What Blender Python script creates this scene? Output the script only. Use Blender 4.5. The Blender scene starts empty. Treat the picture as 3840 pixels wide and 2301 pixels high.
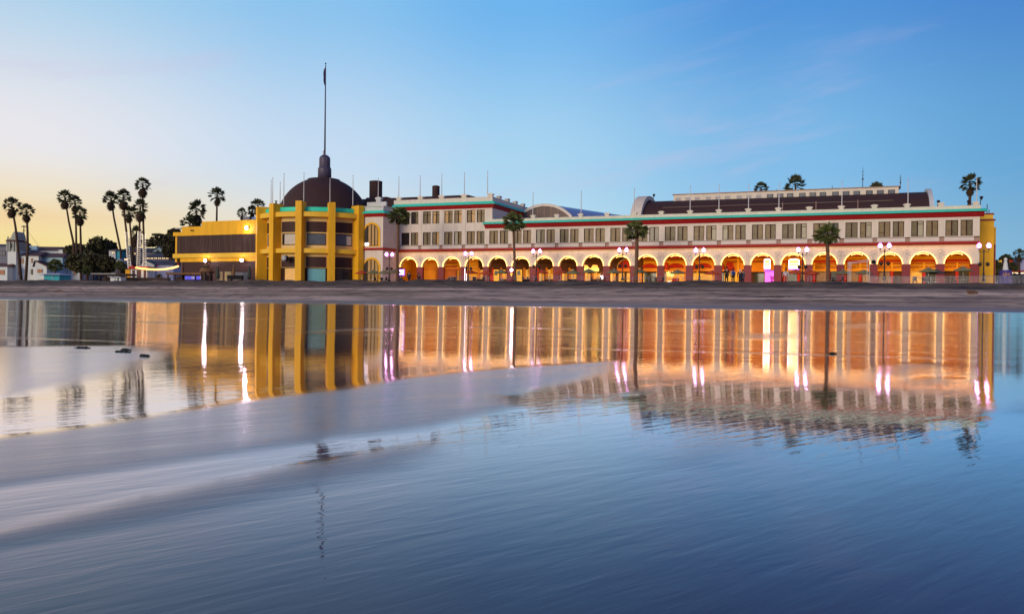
import bpy, bmesh, math, random
from mathutils import Vector, Matrix, noise as mnoise
R = math.radians
random.seed(7)
scene = bpy.context.scene
COL = scene.collection
PI = math.pi

# ------------------------------------------------------------------ camera
FPX, W0, H0 = 3100.0, 3840.0, 2301.0
EYE, ROLL, PITCH = 1.9, 0.011, 17.5 / 3100.0
cam_d = bpy.data.cameras.new('camera')
cam = bpy.data.objects.new('camera', cam_d)
COL.objects.link(cam)
cam_d.sensor_fit = 'HORIZONTAL'
cam_d.sensor_width = 36.0
cam_d.lens = 36.0 * FPX / W0
cam_d.clip_start = 0.1
cam_d.clip_end = 9000
CM = Matrix.Rotation(R(90) - PITCH, 4, 'X') @ Matrix.Rotation(ROLL, 4, 'Z')
cam.matrix_world = Matrix.Translation((0, 0, EYE)) @ CM
scene.camera = cam
CM3 = CM.to_3x3()

def ray(u, v):
    d = CM3 @ Vector(((u - W0 / 2) / FPX, (H0 / 2 - v) / FPX, -1.0))
    return d / d.y

def P(u, v, d):
    return Vector((0, 0, EYE)) + ray(u, v) * d

# ------------------------------------------------------------------ ground profile
TB = math.tan(R(21.5))
ZP = 4.6
def lerp(a, b, k): return a + (b - a) * k
def sst(a, b, x):
    k = min(1, max(0, (x - a) / (b - a)))
    return k * k * (3 - 2 * k)
TE = 70.5                # where the wet sheet ends
WETZ = []                # concave run-up of the wet sand, one value every half metre
_z = Z0 = .20
for _i in range(int(TE * 2) + 2):
    _t = _i * .5
    _a = max(0.0, ((7.6 - _z) / (129 - _t) - (EYE - _z) / max(_t, 1)) / 2) if _t > 20 else 0.0
    _a = max(_a, .0048 * sst(5, 13, _t))
    WETZ.append(_z); _z += _a * .5
ZE = WETZ[int(TE * 2)]
PROF = [(TE, ZE), (77, 1.93), (84, 2.72), (90, 3.42), (96, 4.02), (100, 4.33), (103, 4.42), (108, 4.52), (130, 4.6)]
def tt(x, y): return y + x * TB
def prof(t):
    if t <= 0: return Z0
    if t <= TE:
        i = int(t * 2); return lerp(WETZ[i], WETZ[i + 1], t * 2 - i)
    for (a, za), (b, zb) in zip(PROF, PROF[1:]):
        if t <= b: return lerp(za, zb, (t - a) / (b - a))
    return ZP
def gz(x, y):
    t = tt(x, y)
    z = prof(t)
    if 88 < t < 112 and x > 25:
        z -= 0.28 * sst(25, 50, x) * sst(88, 97, t) * (1 - sst(104, 112, t))
    return z
def ground_at(u, d):
    p = P(u, 1000, d)
    return Vector((p.x, p.y, gz(p.x, p.y)))
def hit_ground(u, v):
    r = ray(u, v); d = 2.0
    while d < 120:
        p = Vector((0, 0, EYE)) + r * d
        if p.z <= gz(p.x, p.y): return p
        d *= 1.004
    return p

# ------------------------------------------------------------------ materials
def nd(nt, t, **kw):
    n = nt.nodes.new(t)
    for k, v in kw.items():
        if k in n.inputs.keys(): n.inputs[k].default_value = v
        else: setattr(n, k, v)
    return n
def mat(name, col, rough=0.7, var=0.12, scale=1.5, bump=0.0, bscale=20, metal=0.0, emit=None, estr=0.0, spec=0.35, stretch=None):
    m = bpy.data.materials.new(name); m.use_nodes = True
    nt = m.node_tree; b = nt.nodes['Principled BSDF']
    b.inputs['Roughness'].default_value = rough
    b.inputs['Metallic'].default_value = metal
    b.inputs['Specular IOR Level'].default_value = spec
    c4 = (*col, 1)
    tc = nd(nt, 'ShaderNodeTexCoord')
    src = tc.outputs['Object']
    if stretch:
        mp = nd(nt, 'ShaderNodeMapping'); mp.inputs['Scale'].default_value = stretch
        nt.links.new(src, mp.inputs[0]); src = mp.outputs[0]
    n = nd(nt, 'ShaderNodeTexNoise', Scale=scale, Detail=6.0, Roughness=0.65)
    nt.links.new(src, n.inputs['Vector'])
    mr = nd(nt, 'ShaderNodeMapRange'); mr.inputs[1].default_value = 0.25; mr.inputs[2].default_value = 0.75
    mr.inputs[3].default_value = 1 - var; mr.inputs[4].default_value = 1 + var
    nt.links.new(n.outputs['Fac'], mr.inputs[0])
    mx = nd(nt, 'ShaderNodeVectorMath', operation='SCALE'); mx.inputs[0].default_value = col
    nt.links.new(mr.outputs[0], mx.inputs['Scale'])
    nt.links.new(mx.outputs[0], b.inputs['Base Color'])
    if bump:
        bn = nd(nt, 'ShaderNodeTexNoise', Scale=bscale, Detail=4.0)
        nt.links.new(src, bn.inputs['Vector'])
        bu = nd(nt, 'ShaderNodeBump', Strength=bump, Distance=0.05)
        nt.links.new(bn.outputs['Fac'], bu.inputs['Height'])
        nt.links.new(bu.outputs[0], b.inputs['Normal'])
    if emit:
        b.inputs['Emission Color'].default_value = (*emit, 1)
        b.inputs['Emission Strength'].default_value = estr
    return m
M = {}
def dm(k, *a, **kw): M[k] = mat(k, *a, **kw)
dm('white_plaster', (.74, .65, .555), .75, .13, .9, .15, 12, stretch=(1.6, 1.6, .5))
dm('grey_plaster', (.62, .62, .62), .75, .08, .8)
dm('blank_panel', (.46, .42, .43), .8, .08, 1.0)
dm('panel_plaster', (.72, .62, .56), .75, .06, 1.0)
dm('shade_and_trim_brown', (.42, .27, .22), .75, .1, 1.0)  # recess shade as a colour, also plain brown for roof trim and pipes
dm('yellow_paint', (.89, .46, .017), .65, .16, .8, .12, 10, stretch=(1.5, 1.5, .35))
dm('yellow_trim', (.90, .53, .04), .6, .06, .8)
dm('cream_yellow', (.80, .56, .22), .65, .06, .8)
dm('brown_shingle', (.055, .026, .026), .8, .25, 3.0, .5, 18)
dm('brown_louvre', (.06, .022, .022), .6, .15, 2.0)
dm('brown_slat', (.115, .065, .055), .7, .35, 2.0, stretch=(6, 1, .25))
dm('slate_spire', (.085, .07, .12), .45, .2, 1.5)
dm('teal_tile', (.04, .74, .54), .5, .12, 2.5, .3, 14)
dm('red_trim', (.40, .014, .016), .55, .1, 1.0)
dm('pillar_red', (.24, .018, .026), .5, .14, 1.5)
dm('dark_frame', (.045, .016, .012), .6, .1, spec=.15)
dm('pane_tan', (.25, .18, .095), .3, .3, 1.6, spec=.15)
dm('pane_olive', (.18, .145, .085), .3, .3, 1.6, spec=.15)
dm('pane_pale', (.44, .40, .29), .3, .15, 1.2, spec=.15)
dm('pane_dark', (.03, .026, .028), .15, .2, 1.2, spec=.3)
dm('pane_lit', (.27, .16, .06), .3, .3, 1.4, emit=(1, .50, .12), estr=.16)
dm('pane_grey', (.11, .13, .17), .3, .3, .8, spec=.2)
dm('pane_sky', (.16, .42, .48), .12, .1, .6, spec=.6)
dm('curtain', (.6, .55, .48), .7, .2, 3.0)
dm('lobby_lit', (.6, .36, .13), .5, .3, .7, emit=(1, .50, .12), estr=.26)
dm('trim_warm', (.80, .52, .26), .6, .06, 1.0)
dm('bulb', (1, .9, .7), .4, 0, emit=(1, .56, .14), estr=5.0)
dm('bulb_white', (1, .95, .9), .4, 0, emit=(1, .84, .68), estr=1.7)
dm('bulb_amber', (1, .7, .3), .4, 0, emit=(1, .46, .10), estr=3.0)
dm('globe', (1, .9, 1), .3, 0, emit=(1, .70, .95), estr=22.0)
dm('globe_halo_glass', (.9, .3, .9), .3, 0, emit=(1, .22, .95), estr=1.5)
dm('flood', (1, .95, 1), .3, 0, emit=(1, .82, 1.0), estr=45.0)
dm('iron', (.035, .022, .025), .5, .15, metal=.3)
dm('basket', (.05, .035, .025), .9, .3, 8)
dm('steel', (.42, .41, .43), .4, .1, metal=.6)
dm('pole_white', (.62, .60, .62), .45, .06)
dm('flag_cloth', (.10, .05, .16), .8, .5, 2.0)
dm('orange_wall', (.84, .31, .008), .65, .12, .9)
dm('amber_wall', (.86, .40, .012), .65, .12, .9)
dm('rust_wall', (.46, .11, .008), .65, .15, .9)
dm('red_awning', (.50, .020, .005), .7, .12, 1.2)
dm('orange_beam', (.82, .27, .015), .6, .08, 1.5)
dm('dark_interior', (.10, .034, .015), .8, .3, 1.2)
dm('shop_glass', (.05, .055, .03), .15, .5, 1.4, spec=.5)
dm('shop_lit', (.8, .5, .1), .5, .5, 1.3, emit=(1, .42, .04), estr=.30)
dm('shop_warm', (.8, .4, .05), .5, .6, 2.2, emit=(1, .40, .04), estr=.5)
dm('shutter', (.42, .27, .16), .6, .12, 1.5)
dm('arcade_floor', (.34, .22, .15), .6, .15, 1.0)
dm('sign_yellow', (.8, .75, .2), .4, .12, 3, emit=(1, .85, .22), estr=.8)
dm('sign_white', (.9, .85, .9), .4, .05, 3, emit=(1, .86, .95), estr=3.2)
dm('sign_orange', (.9, .5, .1), .4, .2, 3, emit=(1, .45, .08), estr=1.4)
dm('neon_magenta', (.9, .1, .8), .4, .35, 1.2, emit=(1, .10, .85), estr=1.6)
dm('neon_dark', (.35, .02, .4), .5, .3, 2, emit=(.7, .02, .6), estr=.35)
dm('neon_violet', (.3, .1, .7), .4, .1, 2, emit=(.32, .06, 1), estr=1.1)
dm('canvas_green', (.20, .20, .10), .8, .12, 2)
dm('canvas_red', (.52, .08, .025), .8, .12, 2)
dm('canvas_dark', (.05, .06, .05), .8, .15, 2)
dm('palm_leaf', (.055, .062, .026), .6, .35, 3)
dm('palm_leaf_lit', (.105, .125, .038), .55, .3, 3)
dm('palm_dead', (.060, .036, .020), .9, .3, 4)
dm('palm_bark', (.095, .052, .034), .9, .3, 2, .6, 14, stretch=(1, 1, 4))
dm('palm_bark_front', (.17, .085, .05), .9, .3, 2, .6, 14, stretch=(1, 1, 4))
dm('tree_leaf', (.078, .072, .032), .8, .35, .9)
dm('pine_leaf', (.065, .058, .032), .8, .35, 2)
dm('shrub_leaf', (.075, .085, .032), .8, .35, 2)
dm('twig', (.16, .11, .05), .9, .2, 3)
dm('tree_bark', (.05, .035, .025), .95, .3, 3, .5, 10)
dm('house_white', (.74, .77, .76), .8, .06, .4)
dm('house_blue', (.36, .54, .66), .8, .06, .4)
dm('house_lilac', (.48, .48, .70), .8, .08, .4)
dm('house_grey', (.20, .20, .24), .8, .1, .4)
dm('stone_tower', (.42, .43, .38), .85, .12, .8)
dm('roof_tile', (.13, .065, .065), .85, .2, 1.5, .4, 8)
dm('roof_slate', (.085, .085, .12), .8, .2, 1.5, .4, 8)
dm('roof_pale', (.48, .52, .58), .7, .1, 1.0)
dm('shutter_orange', (.52, .20, .09), .7, .12, 2)
dm('win_dark', (.05, .055, .06), .2, .3, 1)
dm('win_lit', (.8, .6, .4), .5, .2, 1, emit=(1, .72, .40), estr=1.1)
dm('hut_blue', (.045, .46, .58), .6, .1, .7)
dm('thatch', (.21, .115, .055), .95, .3, 4, .6, 20)
dm('wood_dark', (.055, .035, .03), .8, .2, 2)
dm('cream_panel', (.62, .46, .24), .7, .08, 1)
dm('blue_screen', (.05, .05, .5), .4, .5, 1.4, emit=(.08, .08, .9), estr=.45)
dm('metal_roof_blue', (.34, .42, .62), .35, .25, .7, metal=.35, stretch=(1, 4, 1))
dm('gable_brown', (.20, .145, .12), .8, .18, 1.0)
dm('booth_blue', (.06, .045, .25), .6, .3, 1.5)
dm('stripe_orange', (.75, .35, .08), .6, .1, 2)
dm('skin', (.45, .25, .17), .6, .05)
dm('cloth_black', (.012, .012, .014), .9, .2)
dm('cloth_white', (.6, .62, .7), .85, .08)
dm('cloth_blue', (.03, .05, .28), .85, .1)
dm('cloth_grey', (.16, .16, .18), .85, .1)
dm('cloth_navy', (.02, .022, .05), .85, .1)
dm('cloth_pink', (.6, .16, .13), .85, .1)
dm('hair', (.015, .01, .008), .7, .1)
dm('kelp', (.015, .018, .012), .6, .3)
dm('log_wood', (.16, .085, .055), .9, .3, 3, .5, 12)
dm('blade_yellow', (.85, .55, .05), .6, .05)
dm('door_gold', (.85, .46, .03), .5, .2, 1.5, emit=(1, .5, .03), estr=.35)

# ------------------------------------------------------------------ mesh helpers
class MB:
    def __init__(s): s.v = []; s.f = []; s.sm = False
    def add(s, vs, fs):
        o = len(s.v); s.v += [tuple(p) for p in vs]; s.f += [tuple(i + o for i in f) for f in fs]; return s
    def box(s, x0, x1, y0, y1, z0, z1):
        if x0 > x1: x0, x1 = x1, x0
        if y0 > y1: y0, y1 = y1, y0
        if z0 > z1: z0, z1 = z1, z0
        return s.add([(x0, y0, z0), (x1, y0, z0), (x1, y1, z0), (x0, y1, z0), (x0, y0, z1), (x1, y0, z1), (x1, y1, z1), (x0, y1, z1)],
                     [(3, 2, 1, 0), (4, 5, 6, 7), (0, 1, 5, 4), (1, 2, 6, 5), (2, 3, 7, 6), (3, 0, 4, 7)])
    def prism(s, poly, y0, y1):           # polygon in xz, extruded along y (y0 front)
        n = len(poly)
        if sum(poly[i][0] * poly[(i + 1) % n][1] - poly[(i + 1) % n][0] * poly[i][1] for i in range(n)) < 0: poly = poly[::-1]
        vs = [(x, y0, z) for x, z in poly] + [(x, y1, z) for x, z in poly]
        fs = [tuple(range(n)), tuple(range(2 * n - 1, n - 1, -1))]
        fs += [(i, n + i, n + (i + 1) % n, (i + 1) % n) for i in range(n)]
        return s.add(vs, fs)
    def xprism(s, poly, x0, x1):          # polygon in yz, extruded along x
        n = len(poly)
        vs = [(x0, y, z) for y, z in poly] + [(x1, y, z) for y, z in poly]
        fs = [tuple(range(n)), tuple(range(2 * n - 1, n - 1, -1))]
        fs += [(i, n + i, n + (i + 1) % n, (i + 1) % n) for i in range(n)]
        s.add(vs, fs); s.fix = True; return s
    def tube(s, pts, rad, n=8, cap=True):
        pts = [Vector(p) for p in pts]
        if not isinstance(rad, (list, tuple)): rad = [rad] * len(pts)
        vs = []; fs = []
        for i, p in enumerate(pts):
            a = pts[max(0, i - 1)]; b = pts[min(len(pts) - 1, i + 1)]
            d = (b - a).normalized()
            up = Vector((0, 0, 1)) if abs(d.z) < .9 else Vector((1, 0, 0))
            e1 = d.cross(up).normalized(); e2 = d.cross(e1).normalized()
            for k in range(n):
                an = 2 * PI * k / n
                vs.append(p + (e1 * math.cos(an) + e2 * math.sin(an)) * rad[i])
        for i in range(len(pts) - 1):
            for k in range(n):
                fs.append((i * n + k, i * n + (k + 1) % n, (i + 1) * n + (k + 1) % n, (i + 1) * n + k))
        if cap:
            fs.append(tuple(range(n - 1, -1, -1))); fs.append(tuple((len(pts) - 1) * n + k for k in range(n)))
        return s.add(vs, fs)
    def lathe(s, prof, n=24, c=(0, 0, 0), a0=0.0, a1=None, cap=True):
        full = a1 is None
        if full: a1 = 2 * PI
        m = n if full else n + 1
        vs = []; fs = []
        for r, z in prof:
            for k in range(m):
                a = a0 + (a1 - a0) * k / n
                vs.append((c[0] + r * math.cos(a), c[1] + r * math.sin(a), c[2] + z))
        for i in range(len(prof) - 1):
            for k in range(n):
                k2 = (k + 1) % m
                fs.append((i * m + k, i * m + k2, (i + 1) * m + k2, (i + 1) * m + k))
        if cap and full:
            fs.append(tuple(range(m - 1, -1, -1))); fs.append(tuple((len(prof) - 1) * m + k for k in range(m)))
        return s.add(vs, fs)
    def ball(s, c, r, n=8, m=5, sz=1.0):
        pr = [(max(1e-4, r * math.sin(PI * i / m)), -r * sz * math.cos(PI * i / m)) for i in range(m + 1)]
        return s.lathe(pr, n, c, cap=False)
    def build(s, name, m, parent=None, smooth=False):
        me = bpy.data.meshes.new(name)
        me.from_pydata(s.v, [], s.f)
        if getattr(s, 'fix', False):
            bm = bmesh.new(); bm.from_mesh(me); bmesh.ops.recalc_face_normals(bm, faces=bm.faces); bm.to_mesh(me); bm.free()
        if smooth:
            me.polygons.foreach_set('use_smooth', [True] * len(me.polygons))
        me.materials.append(M[m] if isinstance(m, str) else m)
        me.update()
        o = bpy.data.objects.new(name, me); COL.objects.link(o)
        if parent: o.parent = parent
        return o
def tag(o, label, cat, group=None):
    o['label'] = label; o['category'] = cat
    if group: o['group'] = group
    return o
def thing(name, label, cat, loc=(0, 0, 0), rz=0.0, group=None):
    o = bpy.data.objects.new(name, None); COL.objects.link(o)
    o.empty_display_size = .5
    o.location = loc; o.rotation_euler = (0, 0, rz)
    return tag(o, label, cat, group)
def kids(o): return [c for c in bpy.data.objects if c.parent == o]
def copy_tree(o, parent=None):
    c = o.copy(); COL.objects.link(c)
    if parent: c.parent = parent
    for ch in list(o.children): copy_tree(ch, c)
    return c
def light(name, kind, loc, energy, col, size=.3, parent=None, rot=None, sy=None):
    l = bpy.data.lights.new(name, kind); l.energy = energy; l.color = col
    if kind == 'AREA':
        l.size = size
        if sy: l.shape = 'RECTANGLE'; l.size_y = sy
    elif kind == 'POINT': l.shadow_soft_size = size
    o = bpy.data.objects.new(name, l); COL.objects.link(o); o.location = loc
    if rot: o.rotation_euler = rot
    if parent: o.parent = parent
    return o

class Frame:
    """a facade plane: origin seen at pixel column u0 at depth d0, turned by th degrees; x along it, y back, z up from zb"""
    def __init__(s, u0, d0, th, zb=ZP):
        p = P(u0, 1000, d0)
        s.O = Vector((p.x, p.y, zb)); s.t = R(th)
        s.e = Vector((math.cos(s.t), -math.sin(s.t), 0)); s.n = Vector((-math.sin(s.t), -math.cos(s.t), 0))
    def L(s, u, v, q=0.0):
        r = ray(u, v); c = Vector((0, 0, EYE))
        o = s.O + s.n * q
        d = (o - c).dot(s.n) / r.dot(s.n)
        p = c + r * d
        return (p - s.O).dot(s.e), p.z - s.O.z
    def S(s, u, v=1000, q=0.0): return s.L(u, v, q)[0]
    def Z(s, u, v, q=0.0): return s.L(u, v, q)[1]
    def W(s, x, q=0, z=0): return s.O + s.e * x + s.n * q + Vector((0, 0, z))
    def root(s, name, label, cat): return thing(name, label, cat, s.O, -s.t)

gm = M['globe_halo_glass']; _nt = gm.node_tree; _b = _nt.nodes['Principled BSDF']; _o = _nt.nodes['Material Output']
_tr = nd(_nt, 'ShaderNodeBsdfTransparent'); _mx = nd(_nt, 'ShaderNodeMixShader'); _mx.inputs[0].default_value = .42     # half see-through frosted glass, magenta lamp halo put into its emission
_nt.links.new(_tr.outputs[0], _mx.inputs[1]); _nt.links.new(_b.outputs[0], _mx.inputs[2]); _nt.links.new(_mx.outputs[0], _o.inputs['Surface'])
# ================================================================== ARCADE (two storeys) and THREE-STOREY WING
FA = Frame(1486.3, 136.36, 21.5)
PU = [1493, 1574, 1653, 1737, 1822, 1911, 1997, 2086, 2175, 2274, 2375, 2477, 2585, 2693, 2803, 2916, 3032, 3152, 3276, 3398, 3526, 3656]
S = [FA.S(u) for u in PU]
SP = 2.86              # springing line above the floor
ZB0, ZB1 = 5.32, 5.72  # red belt
ZSILL = 6.36; ZW0, ZW1 = 6.46, 8.50
ZR0, ZR1 = 8.86, 9.46  # red cornice
ZT0, ZT1 = 9.50, 9.90  # teal eave
ZPAR, ZCAP = 10.26, 10.66
rnd = random.Random(11)

def arch_piece(root, a, b, zt=ZB0, y0=0.0, y1=.55):
    mid = (a + b) / 2; r = (b - a) / 2 - .50
    N = 20
    arc = [(mid - r * math.cos(PI * i / N), SP + r * math.sin(PI * i / N) * 1.0) for i in range(N + 1)]
    mb = MB()
    for y, flip in ((y0, 0), (y1, 1)):
        vs = []; fs = []
        pts = [(a, SP)] + arc + [(b, SP)]
        top = [(a, zt)] + [(x, zt) for x, _ in arc] + [(b, zt)]
        n = len(pts)
        for x, z in pts: vs.append((x, y, z))
        for x, z in top: vs.append((x, y, z))
        for i in range(n - 1):
            f = (i, i + 1, n + i + 1, n + i)
            fs.append(f[::-1] if flip else f)
        mb.add(vs, fs)
    vs = []; fs = []
    und = [(a, SP)] + arc + [(b, SP)]
    for x, z in und: vs += [(x, y0, z), (x, y1, z)]
    for i in range(len(und) - 1): fs.append((2 * i, 2 * i + 1, 2 * i + 3, 2 * i + 2))
    mb.add(vs, fs)
    o = mb.build('arch', 'white_plaster', root)
    t = MB(); r0, r1 = r - .004, r + .17
    vs = []; fs = []
    for i in range(N + 1):
        c, s_ = math.cos(PI * i / N), math.sin(PI * i / N)
        for rr, y in ((r0, y1 * .4), (r0, y0 - .07), (r1, y0 - .07), (r1, y0 + .01)):
            vs.append((mid - rr * c, y, SP + rr * s_))
    for i in range(N):
        for k in range(3): fs.append((4 * i + k, 4 * i + k + 1, 4 * i + k + 5, 4 * i + k + 4))
    t.add(vs, fs); t.build('arch_trim', 'trim_warm', o)
    def beads(n, f0, f1, rr_, yy, rb):     # bulbs threaded on their cable as one connected strand
        pts = []; rad = []
        for i in range(n):
            c0 = f0 + (f1 - f0) * (i + .5) / n; w = (f1 - f0) / n
            for dk, q in ((-.36, .35), (-.2, .85), (0, 1), (.2, .85), (.36, .35), (.5, .12)):
                an = PI * (c0 + dk * w); pts.append((mid - rr_ * math.cos(an), yy, SP + rr_ * math.sin(an))); rad.append(rb * q)
        mb_ = MB(); mb_.tube(pts, rad, 6); mb_.build('light_chain', 'bulb', root)
    beads(31, 0, 1, r + .085, y0 - .13, .052)
    beads(9, .33, .67, r - .11, y1 + .06, .05)
    return mid, r

def medallion(root, x):
    m = MB()
    def ring(rx, rz, cz, a0, a1, w=.035, n=12):
        pts = [(x + rx * math.cos(a0 + (a1 - a0) * i / n), -.02, cz + rz * math.sin(a0 + (a1 - a0) * i / n)) for i in range(n + 1)]
        m.tube(pts, w, 5)
    ring(.36, .36, 4.45, R(-10), R(190), .05)
    m.ball((x, .02, 4.40), .2, 8, 6, 1.35)           # raised boss
    for sgn in (-1, 1):
        m.tube([(x + sgn * .14, -.02, 4.2), (x + sgn * .34, -.02, 4.0), (x + sgn * .5, -.02, 4.12), (x + sgn * .46, -.02, 4.28)], .035, 5)
        m.tube([(x + sgn * .05, -.02, 4.05), (x + sgn * .2, -.02, 3.75), (x + sgn * .06, -.02, 3.45)], .035, 5)
        m.ball((x + sgn * .56, 0, 3.95), .06, 6, 4)
    m.ball((x, 0, 3.36), .07, 6, 4)
    m.build('medallion', 'panel_plaster', root, True)

def window(root, x0, x1, z0, z1, kinds, transom=None, y=.0):
    """dark frame, two sashes; kinds = pane material of each sash; transom = sash index with a raised vent"""
    m = MB(); f = .075
    m.box(x0, x1, y + .14, y + .26, z0, z0 + f); m.box(x0, x1, y + .14, y + .26, z1 - f, z1)
    m.box(x0, x0 + f, y + .142, y + .258, z0 + f, z1 - f); m.box(x1 - f, x1, y + .142, y + .258, z0 + f, z1 - f)
    xm = (x0 + x1) / 2
    m.box(xm - .07, xm + .07, y + .13, y + .255, z0 + f, z1 - f)
    o = None
    if transom is not None:
        a, b = (x0 + f, xm - .07) if transom[0] == 0 else (xm + .07, x1 - f)
        if transom[0] == 2: a, b = x0 + f, x1 - f
        zt = lerp(z0, z1, transom[1]); m.box(a, b, y + .135, y + .25, zt - .035, zt + .035)
    o = m.build('window', 'dark_frame', root)
    for k, (a, b) in enumerate(((x0 + f, xm - .07), (xm + .07, x1 - f))):
        MB().box(a + .002, b - .002, y + .20, y + .23, z0 + f + .002, z1 - f - .002).build('pane', kinds[k], o)
    return o

def molding(mb, x0, x1, prof):         # prof: (y,z) polygon
    mb.xprism(prof, x0, x1)

def upper_storey(root, a, b, z0, z1, wz0, wz1, mb, kindf, transomf, wins):
    """wall strip with two windows between z0 and z1 for a bay a..b"""
    L = b - a
    w = [(a + .135 * L, a + .505 * L), (a + .575 * L, a + .925 * L)] if wins is None else wins
    mb.box(a, b, 0, .4, z0, wz0); mb.box(a, b, 0, .4, wz1, z1)
    mb.box(a, w[0][0], 0, .4, wz0, wz1); mb.box(w[0][1], w[1][0], .03, .4, wz0, wz1); mb.box(w[1][1], b, 0, .4, wz0, wz1)
    for k, (x0, x1) in enumerate(w): window(root, x0, x1, wz0, wz1, kindf(k), transomf(k))

def panes(k):
    return [rnd.choice(['pane_tan', 'pane_tan', 'pane_olive', 'pane_olive', 'pane_tan']) for _ in (0, 1)]

def parapet_cap(mb, x, z0, w=.5, flare=.13, h=.62, y0=-.12, y1=.45):
    """little pedestal with a rounded flaring head"""
    mb.box(x - w * .62, x + w * .62, y0 + .04, y1 - .04, z0, z0 + h * .45)
    pr = [(-w * .62, .45), (-w * .62 - flare, .55), (-w * .62 - flare * 1.25, .68), (-w * .62 - flare * .7, .82), (-w * .3, .95), (w * .3, .95),
          (w * .62 + flare * .7, .82), (w * .62 + flare * 1.25, .68), (w * .62 + flare, .55), (w * .62, .45)]
    mb.prism([(x + p, z0 + h * q) for p, q in pr], y0, y1)

# ---------------------------------------------------------------- the two buildings on the same front
arcade = FA.root('arcade_building', 'long white two storey arcade building with red belt, teal eave and bulb lit arches', 'building')
wing = FA.root('three_storey_building', 'white three storey block with teal eave, stepped parapet and brown windows', 'building')
XE = FA.S(3672)                      # right end of the arcade
X3 = FA.S(1846, 800)                 # right corner of the three-storey block
XL = FA.S(1497)
Z3 = dict(w0=FA.Z(1780, 834), w1=FA.Z(1780, 786.8), r0=FA.Z(1780, 781.5), r1=FA.Z(1780, 768), t1=FA.Z(1780, 756), par=FA.Z(1780, 741), cap=FA.Z(1780, 727.5))

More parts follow.
